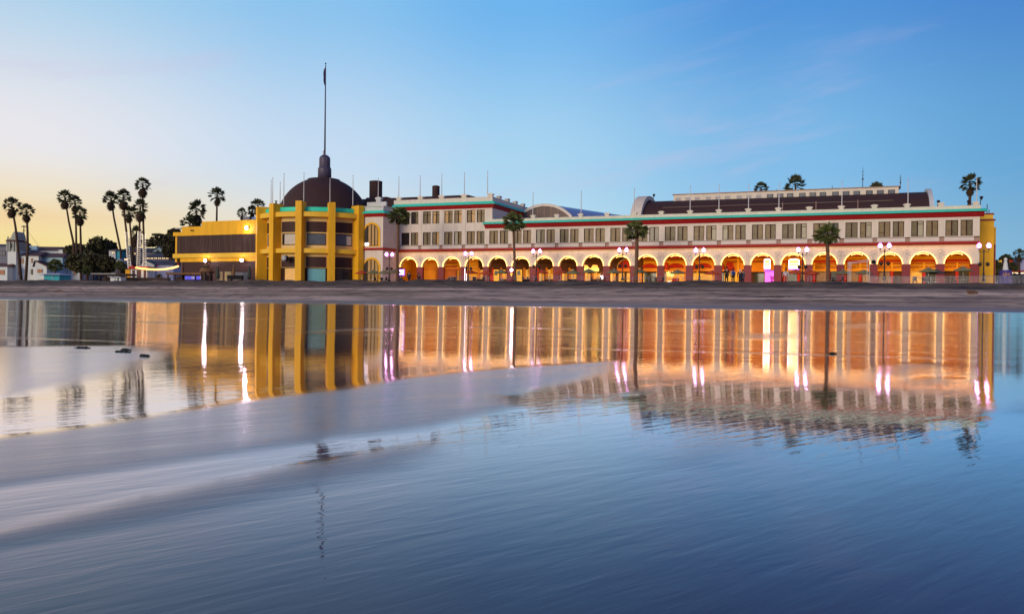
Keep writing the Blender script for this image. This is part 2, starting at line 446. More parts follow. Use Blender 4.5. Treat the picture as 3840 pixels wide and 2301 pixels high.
for root, i0, i1, xa, xb in ((wing, 0, 4, S[0] - .5, S[4]), (arcade, 4, 21, S[4], XE)):
    wall = MB(); belt = MB(); dent = MB(); sillline = MB()
    # pillars
    for i in range(i0 + (root is arcade and 0 or 0), i1 + 1):
        if root is wing and i == 4: continue
        x = S[i]; p = MB()
        p.box(x - .5, x + .5, 0, .55, -.3, SP - .14)
        p.box(x - .55, x + .55, -.06, .61, SP - .14, SP - .003)
        p.box(x - .56, x + .56, -.05, .60, -.3, .35)
        p.build('pillar', 'pillar_red', root)
        if i not in (0, 21): medallion(root, x)
    for i in range(i0, i1):
        a = S[i] if i != i0 else xa
        b = S[i + 1]
        aa, bb = S[i], S[i + 1]
        if i == 0: aa = S[0] - .5 + .0
        mid, r = arch_piece(root, S[i], S[i + 1])
        L = bb - S[i]
        if i >= 4 or True:
            tr = {0: None, 1: None}
            special = {}
            def kindf(k, i=i):
                if i == 0 and k == 0: return ['pane_dark', 'pane_dark']
                if i == 6 and k == 0: return ['pane_dark', 'pane_olive']
                if i == 10 and k == 1: return ['pane_dark', 'pane_dark']
                if i == 12 and k == 1: return ['pane_tan', 'pane_pale']
                if i == 13 and k == 0: return ['pane_pale', 'pane_tan']
                if i == 15 and k == 1: return ['pane_olive', 'pane_pale']
                if i == 17 and k == 1: return ['pane_tan', 'pane_sky' if False else 'pane_pale']
                if i == 19 and k == 0: return ['pane_olive', 'pane_pale']
                if i == 1 and k == 1: return ['pane_tan', 'pane_lit']
                if i == 2 and k == 1: return ['pane_pale', 'pane_tan']
                if i == 16 and k == 1: return ['pane_dark', 'pane_dark']
                return panes(k)
            def trf(k, i=i):
                return {(12, 1): (1, .8), (13, 0): (0, .8), (15, 1): (1, .8), (17, 1): (1, .8), (18, 0): (0, .3), (19, 0): (1, .8)}.get((i, k))
            ca = xa if i == i0 else S[i]
            cb = S[i + 1]
            w = [(S[i] + .135 * L, S[i] + .505 * L), (S[i] + .575 * L, S[i] + .925 * L)]
            upper_storey(root, ca, cb, ZB1, ZR0 if root is arcade else Z3['w0'] - .5, ZW0, ZW1, wall, kindf, trf, w)
            # projecting sill panel under the pair of windows, recess shade painted brown between
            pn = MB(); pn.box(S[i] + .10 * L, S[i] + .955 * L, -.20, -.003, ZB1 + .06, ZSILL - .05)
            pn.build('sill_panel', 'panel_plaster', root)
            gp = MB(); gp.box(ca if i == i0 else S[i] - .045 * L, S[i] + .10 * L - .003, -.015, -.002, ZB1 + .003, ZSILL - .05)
            gp.build('recess_shade', 'shade_and_trim_brown', root)
    if root is arcade:   # last piece right of the last pillar
        wall.box(S[21], XE, 0, .4, SP, ZR0)
        gp = MB(); gp.box(S[21] - .05 * 4, XE - .02, -.015, -.002, ZB1 + .003, ZSILL - .05); gp.build('recess_shade', 'shade_and_trim_brown', root)
    sillline.box(xa, xb - .004, -.24, .0, ZSILL - .05, ZSILL - .0)
    sillline.build('sill_line', 'dark_frame', root)
    bandr = MB(); bandr.xprism([(0, ZB0), (-.16, ZB0 + .06), (-.34, ZB0 + .2), (-.36, ZB1), (0, ZB1)], xa, xb - .004)
    bandr.build('red_belt', 'red_trim', root)
    x = xa + .1; za, zb_, zc_d = ZB0 - .004, ZB0 - .07, ZB0 - .2; vs = []; fs = []
    while x < xb - .35:        # a comb of little teeth hanging from one fillet
        o0 = len(vs)
        for xx, zz in ((x, za), (x + .13, za), (x + .31, za), (x, zb_), (x + .13, zb_), (x + .31, zb_), (x, zc_d), (x + .13, zc_d)): vs.append((xx, -.12, zz)); vs.append((xx, -.002, zz))
        q = lambda *k: tuple(o0 + j for j in k)
        fs += [q(0, 6, 8, 2), q(2, 8, 10, 4), q(6, 12, 14, 8), q(6, 7, 13, 12), q(8, 14, 15, 9), q(12, 13, 15, 14), q(8, 9, 11, 10)]
        x += .31
    dent.add(vs, fs)
    bmx = bmesh.new(); tmp = dent.build('tmp', 'trim_warm'); bmx.from_mesh(tmp.data); bmesh.ops.remove_doubles(bmx, verts=bmx.verts, dist=.002); bmesh.ops.recalc_face_normals(bmx, faces=bmx.faces)
    dent = MB(); bmx.verts.ensure_lookup_table(); dent.add([v.co for v in bmx.verts], [tuple(v.index for v in f.verts) for f in bmx.faces]); bmx.free(); bpy.data.objects.remove(tmp)
    dent.build('dentil_trim', 'trim_warm', root)
    wall.build('wall', 'white_plaster', root)

# two-storey cornice, teal eave, parapet, caps
c = MB(); xa = X3 + .02; xaL = S[4] - .15
c.xprism([(0, ZR0), (-.12, ZR0 + .03), (-.30, ZR0 + .2), (-.55, ZR1 - .1), (-.62, ZR1), (0, ZR1)], xaL, XE + .45); c.build('red_cornice', 'red_trim', arcade)
c = MB(); c.box(xaL - .12, XE + .62, -.80, 0, ZR1, ZT0); c.build('eave_shadow_line', 'dark_frame', arcade)  # thin dark slab painting the shadow line under the teal eave
c = MB(); c.xprism([(-.88, ZT0), (-.86, ZT0 + .08), (-.05, ZT1), (.2, ZT1), (.2, ZT0)], xaL - .2, XE + .72); c.build('teal_eave', 'teal_tile', arcade)
c = MB(); c.box(xa, XE + .1, -.03, .32, ZT1, ZPAR); c.box(xa, XE + .14, -.07, .36, ZPAR, ZPAR + .06); c.build('parapet', 'white_plaster', arcade)
for i in range(6, 22):
    c = MB(); parapet_cap(c, S[i], ZPAR + .06, .48, .14, .5); c.build('parapet_cap', 'white_plaster', arcade)
# fascia board over the windows
c = MB(); c.box(S[4], XE, -.05, -.002, ZR0 - .16, ZR0 - .003); c.build('fascia', 'white_plaster', arcade)
# body: roof slab, right return wall, back
c = MB(); c.box(X3 + .05, XE - .02, .42, 14, ZT0 - .1, ZT1 + .05); c.build('flat_roof', 'grey_plaster', arcade)
c = MB(); c.box(XE - .4, XE, .402, 9, ZB0 - .4, ZT1); c.box(XE - .38, XE - .02, .56, 9, -.3, ZB0 - .42); c.build('end_wall', 'white_plaster', arcade)
for k in range(2):
    y0 = 2 + 3.2 * k; z0 = ZW0
    w_ = MB().box(XE, XE + .05, y0, y0 + 1.6, ZW0, ZW1).build('window', 'dark_frame', arcade)
    MB().box(XE + .05, XE + .07, y0 + .1, y0 + 1.5, ZW0 + .1, ZW1 - .1).build('pane', 'pane_olive', w_)

# three-storey upper part
wall = MB()
zf0 = Z3['w0'] - .5
for i in range(0, 4):
    ca = S[0] - .5 if i == 0 else S[i]
    cb = S[i + 1] if i < 3 else X3
    L = S[i + 1] - S[i]
    w = [(S[i] + .135 * L, S[i] + .505 * L), (S[i] + .575 * L, S[i] + .925 * L)]
    kk = [[['pane_dark', 'pane_dark'], ['pane_dark', 'pane_olive']], [['pane_olive', 'pane_tan'], ['pane_lit', 'pane_tan']], [['pane_lit', 'pane_tan'], ['pane_tan', 'pane_lit']], [['pane_tan', 'pane_lit'], ['pane_tan', 'pane_tan']]][i]
    upper_storey(wing, ca, cb, zf0, Z3['r0'], Z3['w0'], Z3['w1'], wall, lambda k: kk[k], lambda k: (2, .72), w)
wall.box(S[4] + .002, X3, .0, .4, ZR0, zf0)
wall.box(S[0] - .5, S[4] - .002, -.0, .4, zf0 - .0001, zf0)
# pilasters
for i in range(0, 4):
    wall.box(S[i] - .30, S[i] + .32, -.07, -.002, ZSILL + .01, Z3['r0'] - .02)
# right side wall, deep
wall.box(X3 - .4, X3 - .002, .402, 16.5, ZT1, Z3['r0']); wall.box(S[0] - .5, S[0] - .1, .402, 16, 5.7, Z3['r0'])
wall.build('upper_wall', 'white_plaster', wing)
def ring_mold(name, prof, m, front=True):
    """a moulding running along the front and round the right side of the three-storey block"""
    mb = MB(); n = len(prof)
    path = [(S[0] - 1.0, None), (X3, 'c'), (X3, 16.6)]
    vs = []
    for k in range(3):
        for o_, z in prof:
            if k == 0: vs.append((S[0] - .9, -o_, z))
            elif k == 1: vs.append((X3 + o_, -o_, z))
            else: vs.append((X3 + o_, 16.6, z))
    fs = []
    for k in range(2):
        for j in range(n): fs.append((k * n + j, k * n + (j + 1) % n, (k + 1) * n + (j + 1) % n, (k + 1) * n + j))
    fs.append(tuple(range(n))); fs.append(tuple(range(3 * n - 1, 2 * n - 1, -1)))
    mb.add(vs, fs); mb.fix = True
    return mb.build(name, m, wing)
r0, r1, t1, par = Z3['r0'], Z3['r1'], Z3['t1'], Z3['par']
ring_mold('red_cornice', [(0, r0), (.12, r0 + .03), (.3, r0 + .2), (.5, r1 - .08), (.55, r1), (0, r1)], 'red_trim')
ring_mold('teal_eave', [(0, r1 + .003), (.72, r1 + .003), (.74, r1 + .07), (.1, t1), (0, t1)], 'teal_tile')
ring_mold('parapet', [(-.3, t1 - .01), (.02, t1 - .01), (.02, par), (.06, par), (.06, par + .06), (-.34, par + .06), (-.34, par), (-.3, par)], 'white_plaster')
for i in range(0, 5):
    x = S[i] if i < 4 else X3 - .38
    c = MB(); parapet_cap(c, x, par + .06, .62, .16, Z3['cap'] - par); c.build('parapet_cap', 'white_plaster', wing)
for k in range(1, 5):
    c = MB(); y = 3.6 * k
    parapet_cap(c, 0, par + .06, .62, .16, Z3['cap'] - par)
    o = c.build('parapet_cap', 'white_plaster', wing); o.location = (X3 - .17, y, 0); o.rotation_euler = (0, 0, R(90))
c = MB(); c.box(S[0] - .1, X3 - .42, .42, 16, r1 - .2, t1 - .05); c.build('flat_roof', 'grey_plaster', wing)
c = MB(); c.box(X3 - .004, X3 + .03, 1.2, 1.5, ZT1 + .35, ZT1 + 1.0); c.box(X3 - .004, X3 + .04, 1.2, 5, ZT1 + .95, ZT1 + 1.0); c.build('side_pipe', 'grey_plaster', wing)

# ---------------------------------------------------------------- inside the arcade
DEP = 5.6
for root, xa, xb in ((wing, S[0] - .5, S[4]), (arcade, S[4], XE - .4)):
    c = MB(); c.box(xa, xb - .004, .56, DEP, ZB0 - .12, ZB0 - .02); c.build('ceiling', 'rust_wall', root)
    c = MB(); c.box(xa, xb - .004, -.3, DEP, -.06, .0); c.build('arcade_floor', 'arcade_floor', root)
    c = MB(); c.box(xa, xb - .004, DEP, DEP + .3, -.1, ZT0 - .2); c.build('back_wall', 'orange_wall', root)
c = MB(); c.box(S[0] - .8, S[0] - .5, .5, DEP, 0, ZB0); c.build('inner_end_wall', 'amber_wall', wing)
c = MB(); c.box(XE - .45, XE - .402, .6, DEP, 0, ZB0 - .13); c.build('inner_end_wall', 'orange_wall', arcade)

# what is seen through the arches shifts with depth, so the shop fronts are laid out in their own (deeper) coordinates
def inner(u, v, q=-DEP + .3): return FA.L(u, v, q)
def shop(i):
    """shop front behind arch i"""
    root = wing if i < 4 else arcade
    a, b = S[i] + .35, S[i + 1] + .35
    if i in (0, 3): pass
    L = b - a; y = DEP - .3
    main = MB()
    X = lambda k: a + k * L
    if i <= 2:
        wm = ['orange_wall', 'rust_wall', 'amber_wall'][i]
        f = main; f.box(a, b - .01, y, DEP - .002, 0.0, ZB0 - .15)
        o = f.build('shop_front', wm, root)
        for z in (2.75, 3.35, 3.95, 4.5):
            MB().box(a, b - .012, y - .22, y - .002, z, z + .20).build('ledge', 'orange_beam' if z != 3.35 else 'amber_wall', o)
        p = [(X(0.04), 0.02), (X(.96), .02), (X(.96), 2.3)] + [(X(.5 + .46 * math.cos(PI * k / 10)), 2.3 + .32 * math.sin(PI * k / 10)) for k in range(1, 10)] + [(X(.04), 2.3)]
        MB().prism(p, y - .08, y - .003).build('arched_panel', wm, o)
        return
    if i <= 7 or i == 8:
        o = main.box(a, b - .01, y, DEP - .002, 2.9, ZB0 - .15).build('shop_front', 'dark_interior', root)
        MB().box(a, b - .012, y - .3, y - .002, 3.75, 3.95).build('beam', 'dark_interior', o)
        MB().box(a, b - .012, y + .12, DEP - .004, .0, 2.898).build('inner_panel', 'dark_interior', o)
        xk = .07
        for kk, (w_, h0, h1, m_) in enumerate(((.13, .2, 2.6, 'shop_lit'), (.10, .9, 2.2, 'shop_warm'), (.16, .1, 2.75, 'lobby_lit'), (.12, .3, 1.9, 'red_awning'), (.15, .2, 2.5, 'shop_lit'), (.10, .8, 2.4, 'amber_wall'))):
            hh_ = h1 - .25 * ((i * 3 + kk) % 3)
            MB().box(X(xk), X(xk + w_), y - .01, y + .118, h0, hh_).build('display_window', m_ if (i + kk) % 4 else 'shop_warm', o); xk += w_ + .02
        for k, m in ((.0, 'orange_beam'), (.36, 'dark_interior'), (.62, 'red_awning')):
            MB().box(X(k), X(k) + .3, y - .16, y - .012, 0, 2.9).build('post', m, o)
        if i in (4, 3):
            w = MB(); w.prism([(X(.66), 0.2), (X(.94), .2), (X(.94), 2.6), (X(.66), 2.6)], y - .08, y - .05); w.build('door', 'door_gold', o)
            p = [(X(.73), 1.7), (X(.87), 1.7), (X(.87), 2.2)] + [(X(.8 + .07 * math.cos(PI * k / 8)), 2.2 + .25 * math.sin(PI * k / 8)) for k in range(1, 8)] + [(X(.73), 2.2)]
            MB().prism(p, y - .11, y - .082).build('arched_window', 'pane_dark', o)
        if i in (5, 6):
            p = [(X(.3) + .34 * math.cos(2 * PI * k / 16), 2.35 + .5 * math.sin(2 * PI * k / 16)) for k in range(16)]
            MB().prism(p, y - .24, y - .18).build('round_sign', 'amber_wall', o)
        if i in (7, 8):
            MB().box(X(.45 if i == 7 else -.02), X(1.0 if i == 7 else .33), y - .9, y - .7, 2.25, 2.75).build('hanging_sign', 'sign_yellow', o)
            MB().prism([(X(.45 if i == 7 else .02), 2.76), (X(.95 if i == 7 else .3), 2.76), (X(.85 if i == 7 else .26), 3.2), (X(.55 if i == 7 else .1), 3.25)], y - .88, y - .72).build('sign_crest', 'sign_orange', o)
        if i == 8:
            MB().box(X(.36), X(.74), y - .5, y - .3, .3, 1.6).build('display_case', 'sign_white', o)
        # counter
        MB().box(X(.1), X(.55), y - 1.6, y - 1.0, 0, 1.0).build('counter', 'cloth_black' if i % 2 else 'dark_interior', o)
        return
    if i == 9:
        o = main.box(a, b - .01, y, DEP - .002, 0, ZB0 - .15).build('shop_front', 'dark_interior', root)
        p = [(X(.02), 2.75), (X(.72), 2.75)] + [(X(.37 + .35 * math.cos(PI * k / 12)), 2.75 + 1.25 * math.sin(PI * k / 12)) for k in range(1, 12)]
        MB().prism(p, y - .25, y - .002).build('lunette', 'red_awning', o)
        MB().tube([(X(.37 + .36 * math.cos(PI * k / 14)), y - .3, 2.78 + 1.3 * math.sin(PI * k / 14)) for k in range(15)], .07, 6).build('lunette_rim', 'trim_warm', o)
        MB().box(a, X(.9), y - .4, y - .002, 2.2, 2.72).build('lintel', 'orange_beam', o)
        MB().box(X(.05), X(.27), y - .05, y - .003, .2, 2.0).build('display_window', 'shop_lit', o)
        MB().box(X(.36), X(.52), y - .05, y - .003, .2, 2.0).build('display_window', 'shop_lit', o)
        MB().box(X(.55), X(.95), y - .3, y - .003, 0, 2.19).build('door', 'orange_wall', o)
        return
    if i <= 12:
        o = main.box(a, b - .01, y, DEP - .002, 2.2, ZB0 - .15).build('shop_front', 'amber_wall', root)
        MB().box(a, b - .012, y - .3, y - .002, 3.9, 4.1).build('beam', 'rust_wall', o)
        MB().box(a, b - .012, y - .5, y - .002, 4.2, 4.95).build('beam', 'red_awning', o)
        MB().box(a, b - .012, y - .55, y - .002, 2.2, 2.5).build('lintel', 'orange_beam', o)
        p = [(X(.0), 2.75), (X(.52), 2.75)] + [(X(.22 + .3 * math.cos(PI * k / 12)), 2.75 + .7 * math.sin(PI * k / 12)) for k in range(1, 11)]
        MB().prism(p, y - .12, y - .002).build('lunette', 'red_awning', o)
        MB().prism([(X(.60), 2.52), (X(.98), 2.52), (X(.9), 3.6), (X(.7), 3.6)], y - .7, y - .003).build('awning', 'red_awning', o)
        MB().box(X(.535), X(.60), y - .35, y - .003, 0, 4.3).build('post', 'orange_beam', o)
        MB().box(a, b - .012, y + .1, DEP - .004, 0, 2.198).build('inner_panel', 'dark_interior', o)
        MB().box(X(.02), X(.5), y - .04, y + .098, .25, 1.95).build('display_window', {10: 'shop_glass', 11: 'shop_warm', 12: 'shop_lit'}[i], o)
        MB().box(X(.62), X(.96), y - .04, y + .098, .25, 2.0).build('display_window', {10: 'shop_glass', 11: 'shop_lit', 12: 'shop_glass'}[i], o)
        for k in (.0, .5, .60, .97):
            MB().box(X(k), X(k) + .13, y - .12, y - .042, 0, 2.19).build('door_frame', 'door_gold', o)
        return
    if i in (13, 14):
        o = main.box(a, b - .01, y, DEP - .002, 2.3, ZB0 - .15).build('shop_front', 'orange_wall', root)
        MB().box(a, b - .012, y + .1, DEP - .004, 0, 2.298).build('inner_panel', 'dark_interior', o)
        MB().box(a, b - .012, y - .35, y - .002, 2.1, 2.3).build('lintel', 'orange_beam', o)
        MB().box(a, b - .012, y - .5, y - .002, 4.2, 4.95).build('beam', 'red_awning', o); MB().box(a, b - .012, y - .2, y - .002, 3.55, 3.75).build('beam', 'rust_wall', o)
        if i == 13:
            MB().prism([(X(.02), 2.4), (X(.34), 2.4), (X(.26), 3.5), (X(.06), 3.5)], y - .6, y - .003).build('awning', 'red_awning', o)
            MB().box(X(.42), X(.5), y - .3, y - .003, 0, 4.3).build('post', 'amber_wall', o)
            MB().box(X(.0), X(.3), y - .05, y + .098, .1, 2.05).build('display_window', 'shop_lit', o)
            MB().box(X(.34), X(.43), y - .1, y + .098, .1, 2.05).build('door', 'door_gold', o)
        else:
            MB().box(X(.02), X(.95), y - .03, y + .098, .3, 1.9).build('display_window', 'shop_glass', o)
            MB().box(X(.62), X(.86), y - .06, y - .032, .4, 1.5).build('display_window', 'shop_warm', o)
        return
    # right-hand bays: orange panelled upper front, shutters between red posts
    o = main.box(a, b - .01, y, DEP - .002, 2.15, ZB0 - .15).build('shop_front', 'amber_wall' if i % 2 else 'orange_wall', root)
    MB().box(a, b - .012, y + .1, DEP - .004, 0, 2.148).build('inner_panel', 'dark_interior', o)
    for z, h, m, d in ((2.15, .2, 'amber_wall', .3), (2.95, .12, 'amber_wall', .2), (3.42, .30, 'red_awning', .12), (3.9, .14, 'amber_wall', .25), (4.25, .75, 'red_awning', .3), (2.62, .14, 'rust_wall', .06), (3.12, .2, 'rust_wall', .06)):
        MB().box(a, b - .012, y - d, y - .002, z, z + h).build('moulding', m, o)
    for k in (.06, .56):
        fr = MB()
        x0, x1 = X(k), X(k + .38)
        fr.box(x0, x1, y - .08, y - .003, 2.45, 2.53); fr.box(x0, x1, y - .08, y - .003, 2.8, 2.88)
        fr.box(x0, x0 + .1, y - .082, y - .003, 2.53, 2.8); fr.box(x1 - .1, x1, y - .082, y - .003, 2.53, 2.8)
        fr.build('panel_frame', 'amber_wall', o)
    for k in (.02, .5):
        MB().box(X(k), X(k) + .36, y - .5, y - .003, -.0, 2.14).build('post', 'red_awning', o)
        MB().box(X(k) + .08, X(k) + .28, y - .56, y - .502, 2.3, 3.3).build('bracket', 'amber_wall', o)
    ms = {15: ('shop_glass', 'shutter'), 16: ('shutter', 'shop_glass'), 17: ('shutter', 'shutter'), 18: ('shutter', 'dark_interior'), 19: ('shop_lit', 'shop_glass'), 20: ('dark_interior', 'shop_glass')}[i]
    MB().box(X(.13), X(.49), y - .02, y + .098, .05, 2.14).build('roller_shutter' if ms[0] == 'shutter' else 'display_window', ms[0], o)
    MB().box(X(.61), X(1.0), y - .02, y + .098, .05, 2.14).build('roller_shutter' if ms[1] == 'shutter' else 'display_window', ms[1], o)
for i in range(21): shop(i)

# neon signs and the pink booth under the arches 13 and 14
def neon_sign(u0, u1, v0, v1, q, label):
    x0, z0 = FA.L(u0, v1, q); x1, z1 = FA.L(u1, v0, q); y = -q
    t = thing('neon_sign', label, 'sign', FA.W(0, 0, 0), -FA.t, 'lit signs hanging under the arcade')
    w = x1 - x0; h = z1 - z0; zm = z0 + h * .55
    top = [(x0 + w * .06, zm + .02), (x1 - w * .04, zm + .02), (x1 - w * .06, z1 - h * .08)] + [(x0 + w * (.5 + .42 * math.cos(PI * k / 8)), z1 - h * .1 + h * .1 * math.sin(PI * k / 8)) for k in range(1, 8)] + [(x0 + w * .1, z1 - h * .1)]
    MB().prism(top, y, y + .2).build('crest', 'sign_yellow', t)
    MB().box(x0, x1, y, y + .25, z0, zm - .02).build('panel', 'sign_orange', t)
    for z in (z0 + .02, zm - .1, z0 + h * .2): 
        MB().box(x0 + w * .02, x1 - w * .02, y - .08, y - .003, z, z + h * (.13 if z == z0 + .02 else .06)).build('light_tube', 'sign_white', t)
    MB().tube([(x0 + w * (.5 - .46 * math.cos(PI * k / 10)), y - .06, z1 - h * .1 + h * .12 * math.sin(PI * k / 10)) for k in range(11)], .05, 5).build('light_tube', 'sign_white', t)
    for sx in (0, 1):
        x = x0 + .04 if sx == 0 else x1 - .04
        MB().box(x - .04, x + .04, y - .06, y - .003, z0, z1 - h * .12).build('light_tube', 'sign_white', t)
    MB().box((x0 + x1) / 2 - .05, (x0 + x1) / 2 + .05, y + .05, y + .15, z1 - .02, ZB0 - .12).build('hanger', 'iron', t)
    MB().box(x0, x1, y + .02, y + .22, z0 - .16, z0 - .004).build('underside', 'neon_violet', t)
neon_sign(2865, 2889, 972, 1007, -2.4, 'narrow arch-topped lit shop sign over the magenta window')
neon_sign(2957, 2998, 972, 1007, -2.0, 'wide arch-topped lit shop sign above the dark counter')
x0, z0 = FA.L(2869, 1054, -3.2); x1, z1 = FA.L(2907, 1012, -3.2)
t = thing('photo_booth', 'glowing magenta display booth between two dark red pillars', 'booth', FA.W(0), -FA.t)
MB().box(x0 - .1, x1 + .15, 3.22, 4.4, 0, 2.2).build('cabinet', 'pillar_red', t)
MB().box(x0, x1, 3.19, 3.218, .15, 2.0).build('display_window', 'neon_magenta', t)
c = MB(); xm = (x0 + x1) / 2
c.prism([(xm + .05, .3), (xm + .5, .3), (xm + .42, .75), (xm + .55, 1.2), (xm + .62, 1.45), (xm + .25, 1.4), (xm + .05, 1.62), (xm - .02, 1.2), (xm + .1, .8)], 3.15, 3.186)
c.build('cutout_figure', 'neon_dark', t)
MB().box(x0 - .1, x1 + .15, 3.1, 3.215, 2.03, 2.2).build('header', 'neon_violet', t)

# lamps hidden under the arcade ceiling light every bay
for i in range(21):
    root = wing if i < 4 else arcade
    dim = {0: .62, 1: .5, 2: .7, 3: .6, 4: .6, 5: .5, 6: .55, 7: .55, 8: .6}.get(i, 1.0)
    light('bay_lamp', 'AREA', ((S[i] + S[i + 1]) / 2, 1.9, ZB0 - .2), 122 * dim, (1, .63, .06), 2.2, root, (R(12), 0, 0))
# warm wash from the hidden strip light below the red belt
for i in range(0, 21, 3):
    root = wing if i < 4 else arcade
    xm = (S[i] + S[min(21, i + 3)]) / 2
    light('belt_wash', 'AREA', (xm, -.30, ZB0 - .03), 40, (1, .44, .08), S[min(21, i + 3)] - S[i], root, (R(-12), 0, 0), .1)
# ================================================================== CORNER BLOCK between rotunda and arcade
QB = 5.3
corner = FA.root('corner_block', 'white corner block with two tall arched windows in yellow surrounds', 'building')
xa, xb = FA.S(1346, 1000, QB), FA.S(1435, 1000, QB)
y0 = -QB
zc = dict(r0=FA.Z(1390, 813.5, QB), r1=FA.Z(1390, 801.6, QB), t1=FA.Z(1390, 790, QB), f1=FA.Z(1390, 777, QB))
def arch_profile(xm, r, z0, zs, n=16):
    return [(xm - r, z0), (xm + r, z0), (xm + r, zs)] + [(xm + r * math.cos(PI * k / n), zs + r * math.sin(PI * k / n)) for k in range(1, n)] + [(xm - r, zs)]
wall = MB()
wall.box(xa, xb, y0, y0 + 4.5, -.3, zc['r0'])
wall.box(xb - .4, xb, y0 + 4.502, -.003, -.3, zc['r0'])
wall.build('wall', 'white_plaster', corner)
xm = FA.S(1393, 1000, QB)
for (va, vb, half, zk) in ((922, 841, 28, 'upper'), (1054, 972, 30, 'lower')):
    z0_ = FA.Z(1393, va, QB); z1_ = FA.Z(1393, vb, QB)
    r = half / 3100 * 134 * 1.03
    zs = z1_ - r
    MB().prism(arch_profile(xm, r + .33, z0_ - .12, zs), y0 - .10, y0 - .002).build('window_surround', 'yellow_paint', corner)
    w = MB().prism(arch_profile(xm, r, z0_, zs), y0 - .13, y0 - .102).build('arched_window', 'dark_frame', corner)
    n = 4
    for k in range(n):
        a = xm - r + 2 * r * k / n + .10; b = xm - r + 2 * r * (k + 1) / n - .10
        hh = lambda x: zs + math.sqrt(max(0.0, (r - .06) ** 2 - (x - xm) ** 2))
        pts = [(a, z0_ + .08), (b, z0_ + .08)] + [(b + (a - b) * j / 6, hh(b + (a - b) * j / 6)) for j in range(7)]
        mt = 'pane_dark' if k == 0 else ('lobby_lit' if zk == 'upper' and k == 9 else 'pane_lit')
        MB().prism(pts, y0 - .15, y0 - .132).build('pane', mt, w)
    if zk == 'upper':
        MB().box(xm - r + .1, xm - r * .35, y0 - .165, y0 - .152, z0_ + .06, z0_ + .5).build('lit_sill', 'sign_white', w)
def lmold(name, prof, m):
    mb = MB(); n = len(prof); vs = []
    for k in range(3):
        for o_, z in prof:
            if k == 0: vs.append((xa - .1, y0 - o_, z))
            elif k == 1: vs.append((xb + o_, y0 - o_, z))
            else: vs.append((xb + o_, -.004 - (.0 if name != 'x' else 0), z))
    fs = []
    for k in range(2):
        for j in range(n): fs.append((k * n + j, k * n + (j + 1) % n, (k + 1) * n + (j + 1) % n, (k + 1) * n + j))
    fs.append(tuple(range(n))); fs.append(tuple(range(3 * n - 1, 2 * n - 1, -1)))
    mb.add(vs, fs); mb.fix = True
    return mb.build(name, m, corner)
lmold('red_belt', [(-.02, ZB0), (.16, ZB0 + .05), (.3, ZB0 + .2), (.32, ZB1), (-.02, ZB1)], 'red_trim')
lmold('red_cornice', [(-.02, zc['r0']), (.12, zc['r0'] + .03), (.4, zc['r1'] - .06), (.44, zc['r1']), (-.02, zc['r1'])], 'red_trim')
lmold('teal_eave', [(-.02, zc['r1'] + .003), (.6, zc['r1'] + .003), (.62, zc['r1'] + .08), (.08, zc['t1']), (-.02, zc['t1'])], 'teal_tile')
lmold('parapet', [(-.4, zc['t1'] - .02), (.04, zc['t1'] - .02), (.04, zc['f1']), (.22, zc['f1'] + .05), (.22, zc['f1'] + .16), (-.4, zc['f1'] + .16)], 'grey_plaster')
MB().box(xa, xb - .45, y0 + .45, 6, zc['t1'] - .2, zc['t1'] - .02).build('flat_roof', 'grey_plaster', corner)
# small stepped parapet behind it
c = MB(); xs = FA.S(1400, 750, QB - 3.5); xe = FA.S(1436, 750, QB - 3.5)
zz = FA.Z(1420, 757, QB - 3.5)
c.box(xs - 1.2, xe + .6, y0 + 3.5, y0 + 3.9, zc['t1'] - .1, zz)
parapet_cap(c, FA.S(1419, 750, QB - 3.5), zz, .66, .16, .85, y0 + 3.4, y0 + 4.0); c.build('parapet_cap', 'grey_plaster', corner)

# ================================================================== ROTUNDA
RC = Vector((-32.0, 139.8, ZP))
rot = thing('rotunda', 'yellow rounded pavilion with tall square piers and brown louvred bays', 'building', RC)
RO = 10.4
ANG = [-59, -33.5, -7.2, 19.6, 44.6, 70]      # pier azimuths, 0 = towards the viewer
def rz_(v, u=1168, d=129.4):
    return P(u, v, d).z - ZP
def RP(a, r): return (r * math.sin(R(a)), -r * math.cos(R(a)))
def arc_band(r0, r1, a0, a1, z0, z1, n=7):
    m = MB(); vs = []; fs = []
    for k in range(n + 1):
        a = a0 + (a1 - a0) * k / n
        for r, z in ((r0, z0), (r1, z0), (r1, z1), (r0, z1)):
            x, y = RP(a, r); vs.append((x, y, z))
    for k in range(n):
        for j in range(4): fs.append((4 * k + j, 4 * k + (j + 1) % 4, 4 * k + 4 + (j + 1) % 4, 4 * k + 4 + j))
    fs.append((0, 1, 2, 3)); fs.append((4 * n + 3, 4 * n + 2, 4 * n + 1, 4 * n))
    m.add(vs, fs); m.fix = True
    return m
zt = {-59: 765, -33.5: 761, -7.2: 754.5, 19.6: 757.5, 44.6: 762}
for a in ANG:
    m = MB(); s_ = .5
    ztop = rz_(zt.get(a, 766))
    vs = []
    ca, sa = math.cos(R(a)), math.sin(R(a))
    for z in (-.3, ztop):
        for (t_, r) in ((-s_, RO + .75), (s_, RO + .75), (s_, RO - 1.3), (-s_, RO - 1.3)):
            x = r * sa + t_ * ca; y = -r * ca + t_ * sa
            vs.append((x, y, z))
    m.add(vs, [(3, 2, 1, 0), (4, 5, 6, 7), (0, 1, 5, 4), (1, 2, 6, 5), (2, 3, 7, 6), (3, 0, 4, 7)]); m.fix = True
    p = m.build('pier', 'yellow_paint', rot)
    if a in (-7.2, 44.6, -33.5):
        x, y = RP(a, RO - .2); MB().lathe([(.18, 0), (.2, .12), (.08, .2), (.1, .35), (.24, .42), (.24, .5)], 10, (x, y, ztop)).build('finial', 'iron', p)
RW = RO - .85
